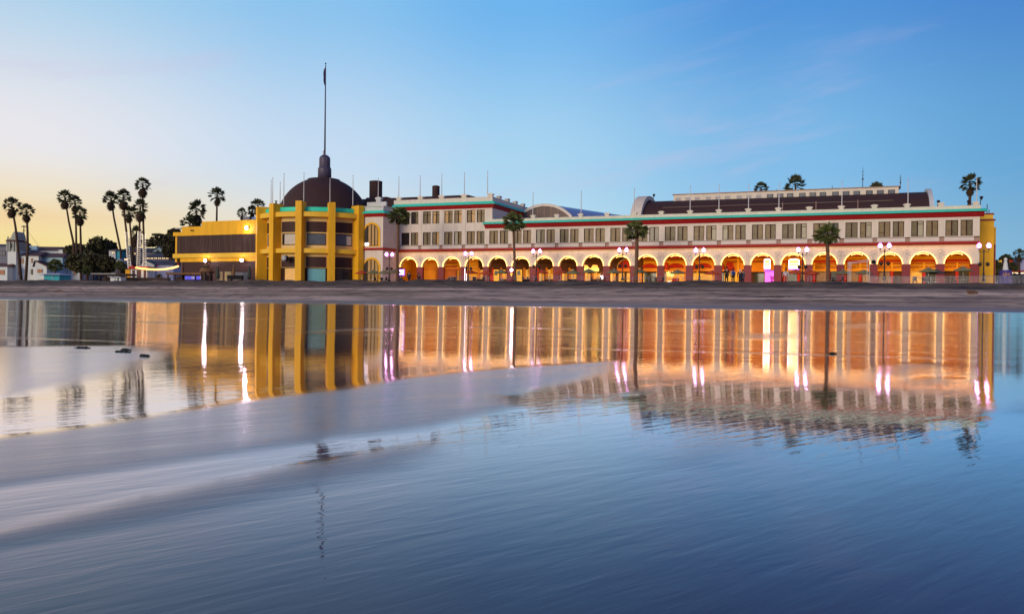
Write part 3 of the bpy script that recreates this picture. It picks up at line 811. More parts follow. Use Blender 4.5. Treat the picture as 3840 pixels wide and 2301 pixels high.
bz = dict(teal=(rz_(790), rz_(774)), ring1=(rz_(812), rz_(794)), frieze=(rz_(828), rz_(812)), louv1=(rz_(868), rz_(828)), win=(rz_(917), rz_(873)), sill=(rz_(930), rz_(917)),
          ring2=(rz_(948), rz_(931)), low=(rz_(961), rz_(948)), louv2=(rz_(1001), rz_(961)), door=(-.3, rz_(1003)))
for k in range(len(ANG) - 1):
    a0, a1 = ANG[k] + 2.8, ANG[k + 1] - 2.8
    if a1 - a0 < 4: continue
    core = arc_band(RW - .5, RW, a0 - 2.5, a1 + 2.5, bz['door'][1], bz['teal'][1] - .1).build('wall', 'cream_yellow', rot)
    arc_band(RW - .1, RW + .25, a0, a1, bz['teal'][0] + .02, bz['teal'][1]).build('teal_parapet', 'teal_tile', rot)
    arc_band(RW + .01, RO + .35, a0, a1, *bz['ring1']).build('ring_beam', 'yellow_trim', rot)
    arc_band(RW + .01, RO + .25, a0, a1, *bz['ring2']).build('ring_beam', 'yellow_trim', rot)
    for key in ('louv1', 'louv2'):
        o = arc_band(RW - .1, RW + .06, a0 + 1.5, a1 - 1.2, *bz[key]).build('louvre', 'brown_louvre', rot)
        z0, z1 = bz[key]; n = 8; mm = MB(); mm.fix = True
        for j in range(n):
            zz = z0 + (z1 - z0) * (j + .15) / n
            b_ = arc_band(RW + .062, RW + .16, a0 + 1.5, a1 - 1.2, zz, zz + (z1 - z0) / n * .45); mm.add(b_.v, b_.f)
        mm.build('slats', 'brown_louvre', o)
    fr = arc_band(RW - .1, RW + .05, a0 + 2, a1 - 1.5, *bz['win']).build('window', 'dark_frame', rot)
    wm = ['pane_grey', 'curtain', 'pane_grey', 'pane_grey', 'pane_grey'][k]
    arc_band(RW + .052, RW + .07, a0 + 2.5, a1 - 2.0, bz['win'][0] + .12, bz['win'][1] - .12).build('pane', wm, fr)
    if k in (2, 3):
        arc_band(RW + .072, RW + .085, a0 + 2.5, a1 - 2.0, bz['win'][1] - .55, bz['win'][1] - .13).build('blind', 'pane_grey', fr)
    if k == 3: arc_band(RW + .086, RW + .1, a1 - 7, a1 - 2.2, bz['win'][0] + .13, bz['win'][1] - .3).build('curtain', 'curtain', fr)
    if k == 1: arc_band(RW + .072, RW + .09, a0 + 2.5, a0 + 5, bz['win'][0] + .13, bz['win'][1] - .14).build('curtain', 'pane_dark', fr)
    dr = arc_band(RW - .2, RW - .02, a0, a1, *bz['door']).build('shop_window', 'dark_frame', rot)
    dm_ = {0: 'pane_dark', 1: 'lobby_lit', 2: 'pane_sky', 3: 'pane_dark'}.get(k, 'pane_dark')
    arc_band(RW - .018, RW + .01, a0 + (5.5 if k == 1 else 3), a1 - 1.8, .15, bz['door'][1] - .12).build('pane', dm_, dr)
# drum roof
MB().lathe([(RW - .4, bz['teal'][0]), (RW - .42, bz['teal'][0] + .3), (8.2, bz['teal'][1] - .2)], 40).build('flat_roof', 'brown_shingle', rot)
# satellite dish on the left bay
x, y = RP(-19.5, RO + .4); zd = rz_(970)
dish = thing('satellite_dish', 'pale round dish mounted on the brown louvres of the yellow rotunda', 'dish', RC + Vector((x, y, zd)), R(-19))
m = MB(); pr = [(.02, 0), (.2, .02), (.36, .08), (.47, .17)]
for i, (r, z) in enumerate(pr): pass
m.lathe([(r, z) for r, z in pr], 18)
o = m.build('reflector', 'pole_white', dish, True); o.rotation_euler = (R(90), 0, R(0)); o.location = (0, -.2, 0)
MB().lathe([(.5, 0), (.5, .24), (.38, .34)], 18).build('housing', 'iron', dish).rotation_euler = (R(-90), 0, 0)
m = MB(); m.tube([(0, .2, 0), (0, .9, 0)], .05, 6); m.build('bracket', 'iron', dish)

# dome behind the rotunda
dc = P(1213, 835.5, 146); RD = 169 / 3100 * 146
dome = thing('dome', 'dark brown shingled dome with a flat cap', 'dome', (dc.x, dc.y, ZP))
zc_ = dc.z - ZP
rc_ = 57 / 3100 * 146; zcap = P(1213, 676, 146).z - ZP
pr = [(RD, 4)] + [(RD * math.cos(t_), zc_ + RD * math.sin(t_)) for t_ in [R(k * 5) for k in range(0, 13)]]
th_e = math.acos(rc_ / RD)
pr = [(RD, 4.0)] + [(RD * math.cos(th_e * k / 16), zc_ + RD * math.sin(th_e * k / 16)) for k in range(17)]
MB().lathe(pr, 48).build('shell', 'brown_shingle', dome, True)
MB().lathe([(rc_ + .12, zcap - .05), (rc_ + .12, zcap + .10), (rc_ - .1, zcap + .16), (.01, zcap + .2)], 32).build('cap', 'brown_shingle', dome)
# spire with flagpole
sp = thing('spire', 'dark slate spire of three rounded lobes standing on the dome', 'spire', (dc.x + .12, dc.y, ZP + zcap + .08))
k = 146 / 3100
h1, h2 = (674 - 630) * k, (674 - 581) * k
def lobe(r, h, n=12, top=.9):
    return [(r, 0), (r, h - r * top)] + [(r * math.cos(PI / 2 * j / n), h - r * top + r * top * math.sin(PI / 2 * j / n)) for j in range(1, n)] + [(.01, h)]
MB().lathe(lobe(1.17, h1 + .4, top=.55), 28).build('lower_drum', 'slate_spire', sp, True)
MB().lathe(lobe(.95, h2, top=.75), 28).build('upper_drum', 'slate_spire', sp, True)
m = MB()
for a in range(0, 360, 60):
    m.tube([(1.05 * math.cos(R(a)), 1.05 * math.sin(R(a)), 0), (1.05 * math.cos(R(a)), 1.05 * math.sin(R(a)), h1 - .2), (.86 * math.cos(R(a)), .86 * math.sin(R(a)), h1 + .25), (.86 * math.cos(R(a)), .86 * math.sin(R(a)), h2 - .7), (.3 * math.cos(R(a)), .3 * math.sin(R(a)), h2 - .05)], .13, 6)
m.build('ribs', 'slate_spire', sp, True)
fp = thing('flagpole', 'very tall dark flagpole with a ball top rising from the spire', 'flagpole', (dc.x + .12, dc.y, ZP + zcap + .08 + h2 - .2))
hp = (581 - 240) * k
MB().tube([(0, 0, 0), (0, 0, hp * .5), (0, 0, hp)], [.15, .12, .075], 10).build('pole', 'slate_spire', fp, True)
MB().ball((0, 0, hp + .22), .14, 12, 8).build('ball', 'iron', fp, True)
MB().lathe([(.16, 0), (.16, .3), (.13, .4)], 12).build('collar', 'slate_spire', fp)
MB().box(-.35, -.17, -.05, .05, -1.0, 1.0).build('ladder', 'pole_white', fp)
# limp flag
fl = MB(); rows = 14; vs = []; fs = []
zt_, zb_ = hp - (252 - 240) * k, hp - (318 - 240) * k
for i in range(rows):
    q = i / (rows - 1); z = lerp(zt_, zb_, q)
    w = .08 + .30 * math.sin(PI * min(1, q * 1.05)) ** .7 * (0.5 + .5 * q) + .05 * math.sin(9 * q)
    for j in range(7):
        f = j / 6
        vs.append((-.08 - w * f, .16 * math.sin(f * 9 + q * 5) * (.3 + q), z + .1 * f * q))
for i in range(rows - 1):
    for j in range(6): fs.append((i * 7 + j, i * 7 + j + 1, i * 7 + 8 + j, i * 7 + 7 + j))
fl.add(vs, fs)
fo = fl.build('flag', 'flag_cloth', None, True); fo.location = fp.location
tag(fo, 'limp dark flag hanging near the top of the tall flagpole', 'flag')
sm = fo.modifiers.new('s', 'SOLIDIFY'); sm.thickness = .03

# ================================================================== LEFT YELLOW ANNEX
FY = Frame(972, 134.6, 23.5)
an = FY.root('yellow_annex', 'long yellow flat roofed annex with a dark slatted upper front', 'building')
xl, xr = FY.S(648), 0.6
Zy = lambda v: FY.Z(970, v)
zs0, zs1 = Zy(946), Zy(876)
zb0 = Zy(963); zf0_ = Zy(978)
m = MB()
xs1, xs2, xstep = FY.S(680), FY.S(755), FY.S(755)
m.prism([(xl, zs1), (xr, zs1), (xr, Zy(823)), (FY.S(755), Zy(823)), (FY.S(755), FY.Z(755, 848.5)), (FY.S(680), FY.Z(755, 848.5)), (FY.S(680), FY.Z(655, 871)), (xl, FY.Z(655, 871))], 0, .5)
m.build('upper_wall', 'yellow_paint', an)
MB().box(xl, xr, -.05, .5, zb0, zs0).build('balcony_band', 'yellow_trim', an)
MB().box(xl + 1.3, xr, .35, .8, zf0_, zb0 - .004).build('fascia', 'yellow_paint', an)
MB().box(xl + .9, xr, .25, 1.0, zs0, zs1).build('slat_backing', 'brown_louvre', an)
m = MB(); x = xl + .9; rr = random.Random(3)
while x < xr - .1:
    w = rr.choice([.11, .13, .15]); m.box(x, x + w, .06, .248, zs0 + .002, zs1 - .002); x += w + .12
m.build('slat_screen', 'brown_slat', an)
m = MB(); x = xl
m.box(xl + 1.6, xr, .55, 1.2, -.3, zf0_ - .002); m.build('lower_wall', 'brown_louvre', an)
m = MB(); z = Zy(1015)
while z < zf0_ - .15: m.box(xl + 1.6, xr - .02, .42, .548, z, z + .14); z += .26
m.build('clapboards', 'brown_louvre', an)
MB().box(xl + 1.5, xl + 1.9, .3, 1, -.3, zf0_ - .003).build('corner_post', 'brown_slat', an)
MB().box(xl, xr, .502, 14, Zy(846), Zy(846) + .2).build('flat_roof', 'grey_plaster', an)
MB().box(xl, xl + .4, .502, 14, zf0_, FY.Z(655, 871)).build('side_wall', 'yellow_paint', an)
for u, v in ((724, 864), (728, 864)):
    pass
m = MB(); x, z = FY.L(722, 864); m.tube([(x - .3, -.05, z), (x - .05, -.05, z - .12)], .05, 5); m.box(x - .35, x - .2, -.12, -.003, z - .1, z + .15); m.box(x + .05, x + .3, -.1, -.003, z - .12, z + .1); m.build('camera_bracket', 'iron', an)
MB().box(FY.S(846), FY.S(870), 4, 6.5, Zy(824) - .2, Zy(803) + .2).build('roof_box', 'house_grey', an)
m = MB(); x0, x1 = FY.S(871), FY.S(915)
m.tube([(x0, 5, Zy(812)), (x0 + 2.2, 5, Zy(812)), (x1 + 1.5, 5, Zy(818))], [.62, .62, .45], 12); m.build('roof_duct', 'metal_roof_blue', an, True)
for u, v, lab in ((925, 854, 'bright floodlight high on the yellow annex wall'), (771, 977, 'bright floodlight above the cone-roofed thatched hut'), (908, 976, 'bright floodlight low on the annex beside the yellow rotunda')):
    x, z = FY.L(u, v, .35)
    t = thing('floodlight', lab, 'floodlight', FY.W(x, .35, z), -FY.t, 'floodlights on the yellow annex')
    MB().box(-.22, .22, -.05, .3, -.16, .2).build('housing', 'iron', t)
    m = MB(); m.ball((0, -.1, .0), .25, 12, 8); m.build('lens', 'flood', t, True)
    light('flood_lamp', 'POINT', (0, -.45, -.1), 55, (1, .84, 1), .2, t)

# ================================================================== HALLS BEHIND
def barrel(F, root, x0, x1, yc, r, zc0, m, a0=20, a1=160, zr=1.0, n=20):
    """barrel roof, axis along x of the frame"""
    mb = MB(); vs = []; fs = []
    for k in range(n + 1):
        a = R(a0 + (a1 - a0) * k / n)
        for x in (x0, x1): vs.append((x, yc - r * math.cos(a), zc0 + r * zr * math.sin(a)))
    for k in range(n): fs.append((2 * k, 2 * k + 1, 2 * k + 3, 2 * k + 2))
    mb.add(vs, fs); return mb.build('barrel_roof', m, root, True)
def arch_ring(root, x0, x1, yc, r0, r1, zc0, m, name, zr=1.0, a0=0, a1=180, n=28):
    mb = MB(); vs = []; fs = []
    for k in range(n + 1):
        a = R(a0 + (a1 - a0) * k / n)
        for x, r in ((x0, r0), (x0, r1), (x1, r1), (x1, r0)): vs.append((x, yc - r * math.cos(a), zc0 + r * zr * math.sin(a)))
    for k in range(n):
        for j in range(4): fs.append((4 * k + j, 4 * k + (j + 1) % 4, 4 * k + 4 + (j + 1) % 4, 4 * k + 4 + j))
    fs.append((0, 1, 2, 3)); fs.append((4 * n + 3, 4 * n + 2, 4 * n + 1, 4 * n))
    mb.add(vs, fs); mb.fix = True; return mb.build(name, m, root, False)

# grand hall with the brown roof and white clerestory
QH = -9.5
hall = FA.root('clerestory_hall', 'hall with a curved dark brown roof and a long white clerestory behind the arcade', 'building')
xh0 = FA.S(2372, 800, QH); xh1 = FA.S(3500, 780, QH)
yh_ = -QH + 7.0
zb_ = ZT1 - .6
ztop_ = FA.Z(2420, 744, QH - 5.0)
rH = 7.4
zr_ = (ztop_ - zb_) / rH
arch_ring(hall, xh0 - .2, xh0 + 1.5, yh_, rH - .2, rH + .75, zb_, 'white_plaster', 'gable_arch', zr_)
m = MB(); pts = [(yh_ - rH * math.cos(PI * k / 20), zb_ + rH * zr_ * math.sin(PI * k / 20)) for k in range(21)]
m.xprism(pts, xh0 + .3, xh0 + .6); m.build('gable_wall', 'gable_brown', hall)
ro = barrel(FA, hall, xh0 + 1.2, xh1 - .3, yh_, rH, zb_, 'brown_shingle', 0, 180, zr_ * .93, 28)
arch_ring(hall, xh1 - .45, xh1 + .1, yh_, rH - .45, rH + .35, zb_, 'grey_plaster', 'gable_arch', zr_ * .97)
m = MB(); m.xprism([(yh_ + (y - yh_) * .93, zb_ + (z - zb_) * .88) for y, z in pts], xh1 - .8, xh1 - .5); m.build('gable_wall', 'gable_brown', hall)
# clerestory box
qc = QH - 4.6
xc0, xc1 = FA.S(2526, 750, qc), FA.S(3370, 720, qc)
zc0, zc1 = FA.Z(3000, 742, qc), FA.Z(3000, 711, qc)
m = MB(); m.box(xc0, xc1, -qc, -qc + 5, zc0 - 1.2, zc1 - .102); m.build('clerestory', 'white_plaster', hall)
m = MB(); m.box(xc0 - .2, xc1 + .3, -qc - .2, -qc + 5.2, zc1 - .10, zc1); m.build('clerestory_roof', 'shade_and_trim_brown', hall)
cu = [2543, 2580, 2615, 2656, 2692, 2728, 2772, 2808, 2845, 2888, 2926, 2963, 3009, 3048, 3086, 3133, 3173, 3213, 3260, 3301, 3343]
for k, u in enumerate(cu):
    x = FA.S(u, 720, qc); w = .46
    z0_, z1_ = zc1 - 1.14, zc1 - .52
    o = MB().box(x - w, x + w, -qc - .05, -qc - .002, z0_, z1_).build('clerestory_window', 'white_plaster' if k < 9 else 'dark_frame', hall)
    MB().box(x - w + .07, x + w - .07, -qc - .07, -qc - .052, z0_ + .06, z1_ - .06).build('pane', 'blank_panel' if k < 9 else 'pane_grey', o)
m = MB(); a = R(40)
yr, zr2 = yh_ - rH * math.cos(a), zb_ + rH * zr_ * .93 * math.sin(a)
m.tube([(FA.S(2480, 780, QH), yr - .06, zr2 + .08), (FA.S(3354, 762, QH), yr - .06, zr2 + .08)], .06, 6); m.build('roof_rail', 'gable_brown', hall)
m = MB(); x = FA.S(2995, 785, -6); m.lathe([(.9, 0), (.95, .3), (.7, .8), (.3, 1.0)], 14, (x, 6, ZT1)); m.lathe([(1.1, 0), (.6, .7), (.2, .9)], 14, (x + 1.5, 6.4, ZT1)); m.build('roof_vent', 'metal_roof_blue', hall, True)
for u in (2935, 3060, 3217):
    m = MB(); x = FA.S(u, 770, -6); m.tube([(x, 6, ZT1), (x, 6, ZT1 + 2.3)], .05, 6); m.build('vent_pipe', 'shade_and_trim_brown', hall)

# middle hall: vaulted roof running away from the viewer, brown gable to the front
hall2 = FA.root('vaulted_hall', 'low hall with a pale arched gable and bluish metal roof behind the teal eave', 'building')
q2 = -13.0
xg0, xg1 = FA.S(1938, 815, q2), FA.S(2145, 812, q2)
xm = (xg0 + xg1) / 2; rr_ = (xg1 - xg0) / 2
zg = FA.Z(2030, 815, q2); zgt = FA.Z(2030, 766, q2); h_ = zgt - zg
# shallow segmental arch
Rg = (rr_ ** 2 + h_ ** 2) / (2 * h_); czg = zgt - Rg; half = math.asin(rr_ / Rg)
def seg(R_, n=22): return [(xm + R_ * math.sin(-half + 2 * half * k / n), czg + R_ * math.cos(-half + 2 * half * k / n)) for k in range(n + 1)]
m = MB(); m.prism(seg(Rg - .35) + [(xg1, zg - 4), (xg0, zg - 4)], -q2 + .15, -q2 + .5); m.build('gable_wall', 'gable_brown', hall2)
m = MB(); o1, i1 = seg(Rg + .1), seg(Rg - .36); n = len(o1)
vs = []; fs = []
for (a, b) in zip(o1, i1):
    for (x, z) in (a, b):
        for y in (-q2 - .15, -q2 + .5): vs.append((x, y, z))
for k in range(n - 1):
    b0 = 4 * k; fs += [(b0, b0 + 1, b0 + 5, b0 + 4), (b0 + 2, b0, b0 + 4, b0 + 6), (b0 + 3, b0 + 2, b0 + 6, b0 + 7)]
m.add(vs, fs); m.fix = True; m.build('gable_rim', 'white_plaster', hall2)
m = MB()
for k in range(1, 8):
    x = xg0 + (xg1 - xg0) * k / 8
    m.box(x - .05, x + .05, -q2 + .06, -q2 + .148, zg - 2, czg + math.sqrt((Rg - .4) ** 2 - (x - xm) ** 2))
m.build('gable_batten', 'shade_and_trim_brown', hall2)
m = MB(); vs = []; fs = []; o1 = seg(Rg)
for (x, z) in o1:
    vs += [(x, -q2 + .3, z), (x + 11, -q2 + 30, z)]
for k in range(n - 1): fs.append((2 * k, 2 * k + 1, 2 * k + 3, 2 * k + 2))
m.add(vs, fs); m.fix = True; m.build('vault_roof', 'metal_roof_blue', hall2, True)
m = MB(); vs = [];fs = []
for (x, z) in seg(Rg + .04)[13:17]: vs += [(x, -q2 + 2, z), (x + 10, -q2 + 27, z)]
for k in range(3): fs.append((2 * k, 2 * k + 1, 2 * k + 3, 2 * k + 2))
m.add(vs, fs); m.build('skylight_strip', 'flag_cloth', hall2)

# long dark roof behind the three-storey block with two drum ventilators
q3 = -12
hall3 = FA.root('long_dark_hall', 'long dark brown roofed hall with two drum chimneys behind the dome', 'building')
xa3, xb3 = FA.S(1345, 740, q3), FA.S(1745, 742, q3)
zq = FA.Z(1500, 738, q3)
m = MB(); m.xprism([(-q3, zq - 5), (-q3, zq - .8), (-q3 + 1.0, zq), (-q3 + 8, zq + .1), (-q3 + 9, zq - 1), (-q3 + 9, zq - 5)], xa3, xb3); m.build('roof', 'brown_shingle', hall3)
m = MB(); m.xprism([(-q3 + .5, zq - .3), (-q3 + 1.2, zq + .28), (-q3 + 7, zq + .28), (-q3 + 8, zq - .3)], FA.S(1362, 740, q3), FA.S(1438, 740, q3)); m.build('roof_step', 'brown_shingle', hall3)
for u, w, v in ((1404, 24, 684), (1630, 14, 702)):
    x = FA.S(u, 720, q3 - 2); k_ = (FA.O.y - x * math.sin(FA.t) + 13) / 3100
    r = w * k_; zt3 = FA.Z(u, v, q3 - 2)
    c = MB(); c.lathe([(r, 0), (r, zt3 - zq + 1.5), (r * 1.02, zt3 - zq + 1.5), (r * 1.02, zt3 - zq + 1.75), (r * .6, zt3 - zq + 1.85)], 24, (x, -q3 + 2.5, zq - 1.5)); c.build('drum_chimney', 'brown_shingle', hall3)

# ================================================================== RIGHT YELLOW BUILDING
ye = thing('yellow_end_building', 'tall plain yellow building with brown trim at the right end of the arcade', 'building', FA.W(XE, 0, 0), -FA.t)
F0 = FA
qy = -6.0
x0 = FA.S(3672, 900, qy) - XE; x1 = FA.S(3727, 900, qy) - XE
zt5 = FA.Z(3705, 802, qy)
m = MB(); m.box(x0 - 1, x1, -qy, -qy + 30, -.3, zt5 - .9); m.build('wall', 'yellow_paint', ye)
m = MB(); m.box(x0 - 1, x1 + .15, -qy - .15, -qy + 30, zt5 - .898, zt5 - .7); m.build('string_course', 'pillar_red', ye)
m = MB(); m.box(x0 - 1, x1 - .1, -qy + .05, -qy + 30, zt5 - .698, zt5 - .1); m.build('parapet', 'yellow_trim', ye)
m = MB(); m.box(x0 - 1, x1, -qy, -qy + 30, zt5 - .098, zt5 + .1); m.build('coping', 'pillar_red', ye)
for k in range(6):
    y = -qy + 2 + 4.6 * k
    m = MB(); m.box(x1 + .003, x1 + .55, y, y + .5, .5, zt5 - 1.6 - .12 * k); m.build('pilaster', 'yellow_trim', ye)
    m = MB(); m.box(x1 + .003, x1 + .7, y + .9, y + 3.2, 7.4 - .4 * k * .2, 7.7 - .08 * k); m.build('balcony', 'pillar_red', ye)
    m = MB(); m.box(x1 + .003, x1 + .4, y + 1.2, y + 2.6, 8.2, 9.4); m.build('window', 'dark_frame', ye)
    m = MB(); m.box(x1 + .003, x1 + .75, y + 1.4, y + 2.8, 4.3, 5.8); m.build('lantern', 'dark_interior', ye)
MB().box(x1 + .003, x1 + .3, -qy + .6, -qy + 1.1, -.3, zt5 - 4).build('downpipe', 'pillar_red', ye)

# ================================================================== ROOF POLES AND AERIALS
def roof_pole(u, v0, v1, q, i, label, name='roof_flagpole', cat='flagpole', grp='thin flagpoles along the parapets'):
    x, zt_ = FA.L(u, v0, q); zb__ = FA.Z(u, v1, q)
    zb__ -= .1
    t = thing(name, label, cat, FA.W(x, q, zb__), -FA.t, grp)
    h = zt_ - zb__
    MB().tube([(0, 0, 0), (0, 0, h * .6), (0, 0, h)], [.075, .06, .042], 6).build('pole', 'pole_white', t)
    MB().ball((0, 0, h + .05), .085, 6, 4).build('finial', 'pole_white', t)
poles = [(1419, 670, 752, 1.8, 'thin flagpole above the arched windows of the corner block'), (1496, 665, 745, -.2, 'thin flagpole at the palm end of the three storey parapet'),
 (1576, 660, 741, -.2, 'thin flagpole on the second cap of the three storey parapet'), (1657, 655, 738, -.2, 'thin flagpole just right of the small drum chimney'),
 (1742, 650, 734, -.2, 'thin flagpole on the cap before the three storey corner'), (1829, 643, 728, -.2, 'thin flagpole on the right corner cap of the three storey block'),
 (1999, 726, 812, -.1, 'thin flagpole in front of the pale arched gable'), (2180, 718, 804, -.1, 'thin flagpole against the bluish vault roof'),
 (2379, 709, 797, -.1, 'thin flagpole at the left gable arch of the clerestory hall'), (2589, 700, 793, -.1, 'thin flagpole left of centre before the blank clerestory panels'),
 (2697, 697, 791, -.1, 'thin flagpole between blank clerestory panels, above a double lamp'), (2808, 692, 788, -.1, 'thin flagpole left of the first rooftop palm crown'),
 (2922, 688, 786, -.1, 'thin flagpole between the two rooftop palm crowns'), (3158, 682, 780, -.1, 'thin flagpole before the dark clerestory windows, left of the aerials'),
 (3406, 673, 776, -.1, 'thin flagpole just right of the clerestory end'), (3663, 670, 772, -.1, 'thin flagpole beside the lone palm at the right roof corner')]
for i, (u, v0, v1, q, lab) in enumerate(poles): roof_pole(u, v0, v1, q, i, lab)
for u, v0, v1, a, lab in ((1016, 677, 768, -59, 'thin flagpole on the leftmost pier of the rotunda'), (1022, 668, 768, -54, 'thin flagpole just inside the leftmost rotunda pier'), (1050, 685, 765, -33.5, 'short thin flagpole left of the dome'), (1064, 653, 762, -28, 'tall thin flagpole at the left foot of the dome'),
                       (1139, 650, 755, -7.2, 'thin flagpole against the left half of the dome'), (1237, 670, 757, 19.6, 'thin flagpole on the lit yellow pier before the dome'), (1323, 660, 764, 44.6, 'thin flagpole at the right foot of the dome')):
    d = 139.8 - RO * math.cos(R(a)) + (1.0 if a > -40 else 8)
    p0, p1 = P(u, v1 + 6, d), P(u, v0, d)
    t = thing('roof_flagpole', lab, 'flagpole', p0, 0, 'thin flagpoles along the parapets')
    h = p1.z - p0.z
    MB().tube([(0, 0, 0), (0, 0, h * .6), (0, 0, h)], [.075, .06, .042], 6).build('pole', 'pole_white', t)
    MB().ball((0, 0, h + .05), .085, 6, 4).build('finial', 'pole_white', t)
for u, v0, v1, q, lab in ((3236, 628, 706, -15, 'tall lattice aerial on the clerestory roof'), (3377, 655, 708, -15, 'aerial with a dark box at the clerestory end'), (3121, 694, 710, -15, 'short stub aerial on the clerestory roof'), (2914, 706, 722, -15, 'small stub aerial beside the larger rooftop palm crown')):
    x, z1_ = FA.L(u, v0, q); z0_ = FA.Z(u, v1, q)
    t = thing('aerial', lab, 'aerial', FA.W(x, q, z0_), -FA.t, 'aerials on the hall roof'); h = z1_ - z0_
    m = MB(); m.tube([(0, 0, 0), (0, 0, h)], [.06, .025], 6); m.build('mast', 'iron', t)
    m = MB()
    if h > 1.5:
        for k in range(3): m.box(-.16, .16, -.02, .02, h * (.45 + .17 * k), h * (.45 + .17 * k) + .05)
        m.box(-.09, .09, -.06, .06, h * .38, h * .5)
    else: m.box(-.05, .05, -.05, .05, h * .2, h * .5)
    m.build('crossbars', 'iron', t)
def roof_light(p, lab, h):
    t = thing('roof_floodlight', lab, 'lamp', p, -FA.t, 'small lamps on the roof edge')
    MB().tube([(0, 0, 0), (0, 0, h), (.1, 0, h + .1)], .05, 6).build('post', 'iron', t)
    m = MB(); m.lathe([(.05, -.3), (.18, -.05), (.24, .1), (.1, .2)], 10, (.1, 0, h + .25)); m.build('lamp_head', 'iron', t)
for u, v0, v1, q, lab in ((3516, 755, 784, -3, 'small dark roof lamp right of the hall gable'), (3629, 755, 784, -3, 'small dark roof lamp beside the lone palm trunk'), (3677, 740, 770, -1, 'small dark roof lamp on the right roof corner'), (2450, 731, 745, -14, 'small dark lamp on top of the left gable arch')):
    x, z1_ = FA.L(u, v0, q); z0_ = FA.Z(u, v1, q)
    roof_light(FA.W(x, q, z0_), lab, max(.3, z1_ - z0_ - .3))
for u, v0, v1, lab in ((3702, 766, 802, 'thin dark aerial on the yellow end building'), (3709, 785, 802, 'short dark aerial on the yellow end building')):
    x, z1_ = FA.L(u, v0, -8); z0_ = FA.Z(u, v1 + 3, -8)
    m = MB(); m.tube([(0, 0, 0), (0, 0, z1_ - z0_)], .05, 6); o = m.build('aerial', 'iron'); o.location = FA.W(x, -8, z0_ ); tag(o, lab, 'aerial', 'aerials on the yellow end building')
# ================================================================== GROUND
import numpy as np
def struct(o, label=None):
    o['kind'] = 'structure'
    if label: o['label'] = label
    return o
def grid_obj(name, rows, m, smooth=True):
    """rows: list of equal-length lists of points"""
    n = len(rows[0]); vs = [p for r in rows for p in r]
    fs = [(i * n + j, i * n + j + 1, (i + 1) * n + j + 1, (i + 1) * n + j) for i in range(len(rows) - 1) for j in range(n - 1)]
    me = bpy.data.meshes.new(name); me.from_pydata(vs, [], fs)
    if smooth: me.polygons.foreach_set('use_smooth', [True] * len(me.polygons))
    me.materials.append(m); me.update()
    o = bpy.data.objects.new(name, me); COL.objects.link(o); return o

def node_mat(name):
    m = bpy.data.materials.new(name); m.use_nodes = True
    return m, m.node_tree, m.node_tree.nodes['Principled BSDF']
# ---- wet sand: a film of water over sand, rougher on the bare banks (mask 'bank')
WM, nt, b = node_mat('wet_sand')
L = nt.links.new
tc = nd(nt, 'ShaderNodeTexCoord')
at = nd(nt, 'ShaderNodeAttribute', attribute_name='bank')
def mapping(src, rot, scale):
    mp = nd(nt, 'ShaderNodeMapping', vector_type='TEXTURE'); mp.inputs['Rotation'].default_value = (0, 0, rot); mp.inputs['Scale'].default_value = tuple(1 / q for q in scale)
    L(src, mp.inputs[0]); return mp.outputs[0]
def noise(vec, scale, detail=4, rough=.55, dist=0.0):
    n = nd(nt, 'ShaderNodeTexNoise', Scale=scale, Detail=detail, Roughness=rough, Distortion=dist); L(vec, n.inputs['Vector']); return n.outputs['Fac']
def mrange(src, a, b_, c, d, smooth=False):
    m = nd(nt, 'ShaderNodeMapRange'); m.inputs[1].default_value = a; m.inputs[2].default_value = b_; m.inputs[3].default_value = c; m.inputs[4].default_value = d
    if smooth: m.interpolation_type = 'SMOOTHSTEP'
    L(src, m.inputs[0]); return m.outputs[0]
def math_(op, a, b_=None):
    m = nd(nt, 'ShaderNodeMath', operation=op)
    for i, s in enumerate((a, b_)):
        if s is None: continue
        if isinstance(s, (int, float)): m.inputs[i].default_value = s
        else: L(s, m.inputs[i])
    return m.outputs[0]
def mixc(f, a, b_):
    m = nd(nt, 'ShaderNodeMix', data_type='RGBA')
    if isinstance(f, float): m.inputs['Factor'].default_value = f
    else: L(f, m.inputs['Factor'])
    for s, k in ((a, 6), (b_, 7)):
        if isinstance(s, tuple): m.inputs[k].default_value = (*s, 1)
        else: L(s, m.inputs[k])
    return m.outputs[2]
obj = tc.outputs['Object']
near = mapping(obj, R(40), (.20, 1.0, 1.0))       # ripples drawn out along the run-off
shore = mapping(obj, R(-19), (.09, 1.0, 1.0))     # streaks along the shoreline
sep = nd(nt, 'ShaderNodeSeparateXYZ'); L(obj, sep.inputs[0])
ty = math_('ADD', sep.outputs['Y'], math_('MULTIPLY', sep.outputs['X'], TB))
farf = mrange(ty, 12, 44, 0, 1, True)
film = noise(shore, .55, 6, .6, .4)
streak = mrange(film, .57, .67, 0, 1, True)
streak = math_('MULTIPLY', streak, math_('MULTIPLY', mrange(ty, 16, 30, 0, 1, True), .62))
patch = noise(near, .35, 4, .55)
patchm = math_('MULTIPLY', mrange(patch, .48, .72, 0, .28, True), math_('SUBTRACT', 1.0, farf))
brk = noise(near, .9, 5, .6)
bank0 = math_('MAXIMUM', math_('MULTIPLY', at.outputs['Fac'], mrange(brk, .30, .55, .72, 1.0, True)), streak)
bank = math_('MAXIMUM', bank0, patchm)
grain = noise(obj, 60, 2, .5)
base = mixc(bank, (.058, .036, .058), (.155, .122, .14))
base = mixc(mrange(grain, .3, .7, 0, .25), base, (.10, .08, .07))
rg = math_('ADD', mrange(bank, 0, 1, .028, .21), mrange(farf, 0, 1, 0, .012))
r1 = noise(near, 5.5, 3, .5, .3); r2 = noise(shore, 2.6, 4, .6, .2); r3 = noise(near, 22, 2, .5); r4 = noise(near, 1.2, 3, .5, .6)
